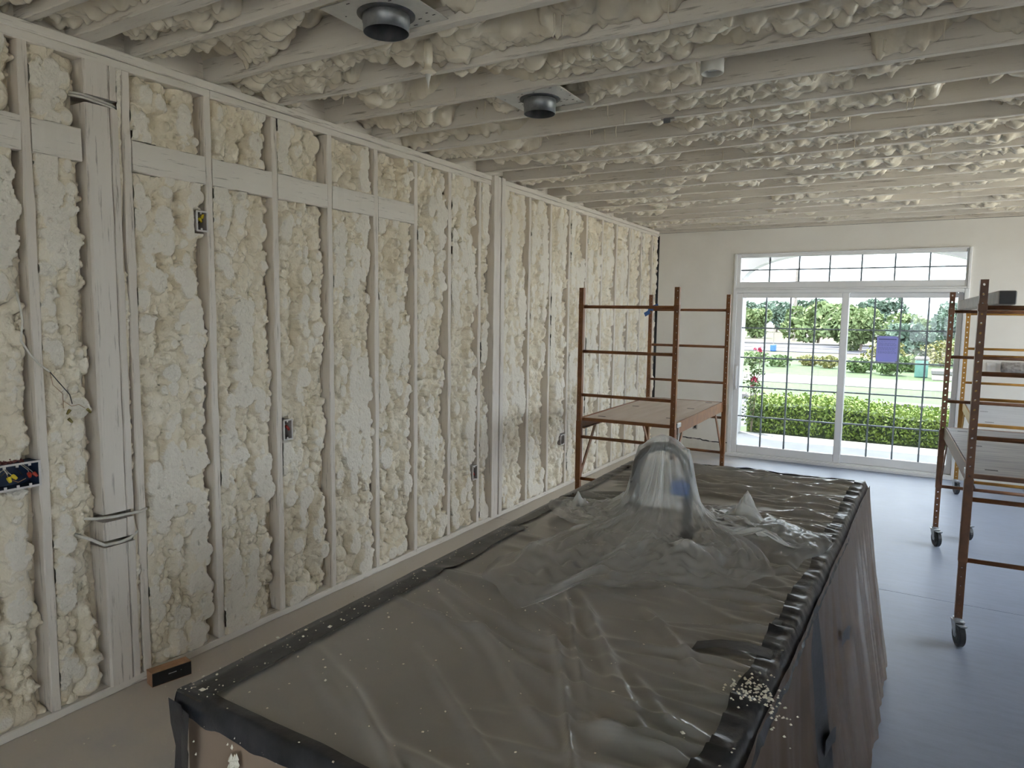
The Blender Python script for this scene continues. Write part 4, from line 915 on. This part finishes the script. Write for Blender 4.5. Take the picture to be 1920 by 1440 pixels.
# hedge
rg = random.Random(31); t = thing('hedge', (-.6, 11.9, -.05), 'bright green clipped hedge along the porch slab', 'hedge')
nrg = np.random.default_rng(5); top = vnoise(1, 200, 2, 11, nrg)[0]
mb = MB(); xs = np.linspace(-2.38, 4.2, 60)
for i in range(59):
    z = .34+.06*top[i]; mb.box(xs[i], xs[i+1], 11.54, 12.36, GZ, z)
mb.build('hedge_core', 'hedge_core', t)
pos = []
for _ in range(16000):
    x = rg.uniform(-2.4, 3.2); k = np.interp(x, xs, top[:60]); zt = .42+.07*k
    if rg.random() < .5: pos.append((x, 11.50+rg.gauss(0, .035), rg.uniform(-.05, zt)))
    else: pos.append((x, rg.uniform(11.48, 12.4), zt+rg.gauss(0, .035)))
tag(MB().leaves(pos, .026, rg).build('leaves', 'hedge_leaf', t, fix=False), kind='stuff')
t = thing('rose_bush', (-2.28, 11.42, -.05), 'rose bush with pink flowers beside the porch column', 'rose bush')
mb = MB()
for (dx, z) in ((.02, .74), (.10, 1.22), (-.05, .9), (.05, .6)): mb.tube([(-2.28, 11.40, -.05), (-2.28+dx*.5, 11.40, z*.5), (-2.28+dx, 11.38, z)], [.010, .007, .005], 5)
mb.build('stem', 'bark', t)
tag(MB().leaves([(-2.28+rg.gauss(0, .09), 11.38+rg.gauss(0, .03), rg.uniform(.1, 1.15)) for _ in range(420)], .03, rg).build('leaves', 'bush_leaf', t, fix=False), kind='stuff')
for (x, z, s) in ((-2.255, .76, .065), (-2.285, .66, .045), (-2.20, 1.235, .05), (-2.27, 1.25, .03)):
    mb = MB()
    for k in range(26):
        a, e = rg.uniform(0, 6.28), rg.uniform(-.3, 1.4); p = Vector((x+math.cos(a)*math.cos(e)*s*.6, 11.36+math.sin(a)*math.cos(e)*s*.6, z+math.sin(e)*s*.7)); mb.leaves([p], s*.55, rg)
    mb.build('flower', 'rose_pink', t, fix=False)
def bush(x, y, r, h, mat, label, name='shrub', cat='shrub', group=None, n=420, size=.11, base=GZ+.08):
    t = thing(name, (x, y, base), label, cat, group); mb = MB()
    for k in range(4): mb.tube([(x, y, base), (x+rg.gauss(0, r*.25), y+rg.gauss(0, r*.2), base+h*.7)], [.03*r+.01, .01], 5)
    mb.build('stem', 'bark', t)
    ps = []
    while len(ps) < n:
        a, b, c = rg.uniform(-1, 1), rg.uniform(-1, 1), rg.uniform(0, 1)
        d = math.sqrt(a*a+b*b+(2*c-1)**2)
        if d < 1 and d > .45: ps.append((x+a*r*(1+.25*math.sin(9*c+x)), y+b*r, base+c*h))
    tag(MB().leaves(ps, size, rg).build('leaves', mat, t, fix=False), kind='stuff'); return t
G1 = 'flowering shrubs on the far lawn'
for i, (x, y, r, h, mt, lb) in enumerate(((-6.3, 31.5, .6, .55, 'bush_leaf', 'leafy shrub on the lawn behind the pink roses'), (-5.05, 30.2, .50, .48, 'bush_leaf', 'second low shrub from the door handle on the far lawn'),
        (-4.1, 31.6, .50, .46, 'bush_leaf_warm', 'low yellow-green shrub in the middle of the left door pane'), (-3.25, 30.6, .45, .52, 'bush_leaf_warm', 'yellowish shrub on the lawn beside the middle door stile'))):
    bush(x, y, r, h, mt, lb, group=G1, n=420, size=.07)
for i, (x, y, r, h, mt, lb) in enumerate(((-2.05, 28.9, .5, .55, 'bush_leaf', 'dark green shrub under the middle door stile'), (-.98, 28.2, .5, .75, 'bush_leaf', 'green shrub below the paper notice'), (-1.35, 33.5, .9, 1.15, 'bush_leaf_warm', 'yellow-green shrub directly behind the paper notice'),
        (.7, 35, .85, 1.1, 'bush_leaf_warm', 'yellow-green shrub behind the green utility box'), (1.5, 30.5, .7, .85, 'bush_leaf', 'green shrub behind the grey concrete box'), (-.35, 30.6, .42, .62, 'bush_leaf', 'small shrub beside the green utility box'))):
    bush(x, y, r, h, mt, lb, group='shrubs beyond the right door pane', n=600, size=.08)
def tree(x, y, h, r, mat, label, n=2600, size=.34, base=GZ):
    t = thing('tree', (x, y, base), label, 'tree', 'trees beyond the street')
    mb = MB().tube([(x, y, base), (x+.05*h, y, base+h*.35), (x, y, base+h*.75)], [.035*h, .025*h, .008*h], 7)
    for k in range(5):
        a = rg.uniform(0, 6.28); z = base+h*rg.uniform(.3, .6); mb.tube([(x, y, z), (x+math.cos(a)*r*.6, y+math.sin(a)*r*.5, z+h*.22)], [.012*h, .004*h], 5)
    mb.build('trunk', 'bark', t)
    ps = []; bl = [(x+rg.gauss(0, r*.45), y+rg.gauss(0, r*.4), base+h*rg.uniform(.18, .86), r*rg.uniform(.32, .6)) for _ in range(13)]
    while len(ps) < n:
        b = rg.choice(bl); v = Vector((rg.gauss(0,1), rg.gauss(0,1), rg.gauss(0,1))).normalized()*b[3]*rg.uniform(.75, 1.05); ps.append((b[0]+v.x, b[1]+v.y, min(base+h, b[2]+v.z*.85)))
    tag(MB().leaves(ps, size, rg).build('crown', mat, t, fix=False), kind='stuff'); return t
TR = [(-26.0, 124, 5.2, 2.9, 'tree_leaf_hazy', 'dark tree at the far left of the tree line'), (-15.2, 76, 2.9, 1.6, 'tree_leaf_pale', 'yellow-green tree in front of the dark tree line'), (-19.4, 112, 4.6, 2.4, 'tree_leaf_hazy', 'second dark tree of the far tree line'),
      (-13.6, 100, 4.6, 2.4, 'tree_leaf_hazy', 'dark tree behind the utility pole'), (-9.9, 88, 3.8, 2.2, 'tree_leaf_pale', 'pale tree just past the grey kiosk'), (-7.6, 63, 3.4, 1.8, 'tree_leaf_pale', 'pale tree left of the middle door stile'),
      (-4.6, 56, 3.0, 1.5, 'tree_leaf_pale', 'pale loose tree right of the middle door stile'), (-4.4, 88, 4.9, 2.2, 'tree_leaf_hazy', 'blue-green round tree rising above the notice'), (-3.5, 50, 2.5, 1.4, 'tree_leaf_pale', 'bushy pale tree above and left of notice'),
      (-.9, 55, 2.5, 1.4, 'tree_leaf_pale', 'bushy pale tree above and right of the notice'), (.95, 43.5, 2.4, 1.3, 'tree_leaf_hazy', 'green bushy tree above the green utility box'), (3.1, 47, 2.5, 1.3, 'tree_leaf_pale', 'pale tree seen through the brown scaffold'),
      (-.55, 38, 1.8, 1.0, 'tree_leaf_hazy', 'low dense tree behind the utility box shrubs'), (2.1, 37.5, 1.9, 1.0, 'tree_leaf_pale', 'low pale tree behind the brown scaffold post'), (-8.6, 118, 4.6, 2.6, 'tree_leaf_hazy', 'dark far tree right of middle stile'), (3.6, 84, 4.4, 2.4, 'tree_leaf_hazy', 'dark far tree at right end of tree line')]
for a in TR: tree(*a, size=.26 if a[1] > 55 else .16)
n = 60; hx = np.linspace(-90, 60, n); nr = np.random.default_rng(8); hz = 4.2+2.2*vnoise(1, n, 2, 12, nr)[0]+.03*(hx+20)
vs = [(x, 300, GZ-.4) for x in hx]+[(x, 310, GZ+max(z, 1)) for x, z in zip(hx, hz)]+[(x, 328, GZ-.4) for x in hx]
tag(MB().add(vs, [(i, i+1, n+i+1, n+i) for i in range(n-1)]+[(n+i, n+i+1, 2*n+i+1, 2*n+i) for i in range(n-1)]).build('hills', 'hill_blue'), 'low blue wooded ridge on the horizon', kind='structure')
x, y = -.02, 27.9
t = thing('utility_pedestal', (x, y, GZ+.08), 'green utility pedestal with pale rounded lid on the lawn', 'utility box')
MB().box(x-.20, x+.20, y-.2, y+.2, GZ+.08, .38, .03).build('cabinet', 'utility_green', t); MB().box(x-.22, x+.22, y-.22, y+.22, .36, .50, .05).build('lid', 'pale_concrete', t)
for k in range(3): MB().box(x-.13+.1*k, x-.07+.1*k, y-.206, y-.2, GZ+.2, .30, .002).build('rib', 'utility_green', t)
x, y = .85, 27.2
t = thing('concrete_vault', (x, y, GZ+.08), 'low grey concrete vault with white lid on the lawn', 'utility vault')
MB().box(x-.55, x+.55, y-.4, y+.4, GZ+.08, GZ+.26, .02).build('vault_body', 'box_grey', t); MB().box(x-.58, x+.58, y-.43, y+.43, GZ+.26, GZ+.42, .03).build('lid', 'pale_concrete', t)
x, y = -10.55, 70
t = thing('utility_pole', (x, y, GZ), 'tall grey utility pole before the tree line', 'pole')
MB().tube([(x, y, GZ), (x, y, 6.4)], [.16, .11], 8).build('pole_shaft', 'pole_wood', t); MB().box(x-.9, x+.9, y-.06, y+.06, 4.9, 5.05).build('crossarm', 'pole_wood', t)
x, y = -9.6, 70.5
t = thing('kiosk', (x, y, GZ), 'narrow grey kiosk with pale top beside the utility pole', 'kiosk')
MB().box(x-.42, x+.42, y-.4, y+.4, GZ, 1.35, .03).build('kiosk_body', 'box_grey', t); MB().box(x-.5, x+.5, y-.5, y+.5, 1.35, 1.5, .03).build('kiosk_roof', 'pale_concrete', t)
t = thing('marker_post', (-8.1, 46, GZ), 'thin marker post with a blue base beside far street', 'post')
MB().tube([(-8.1, 46, GZ), (-8.1, 46, 1.3)], .035, 6).build('rod', 'pole_wood', t); MB().box(-8.26, -7.94, 45.8, 46.2, GZ, GZ+.42, .04).build('base', 'blue_tape', t)
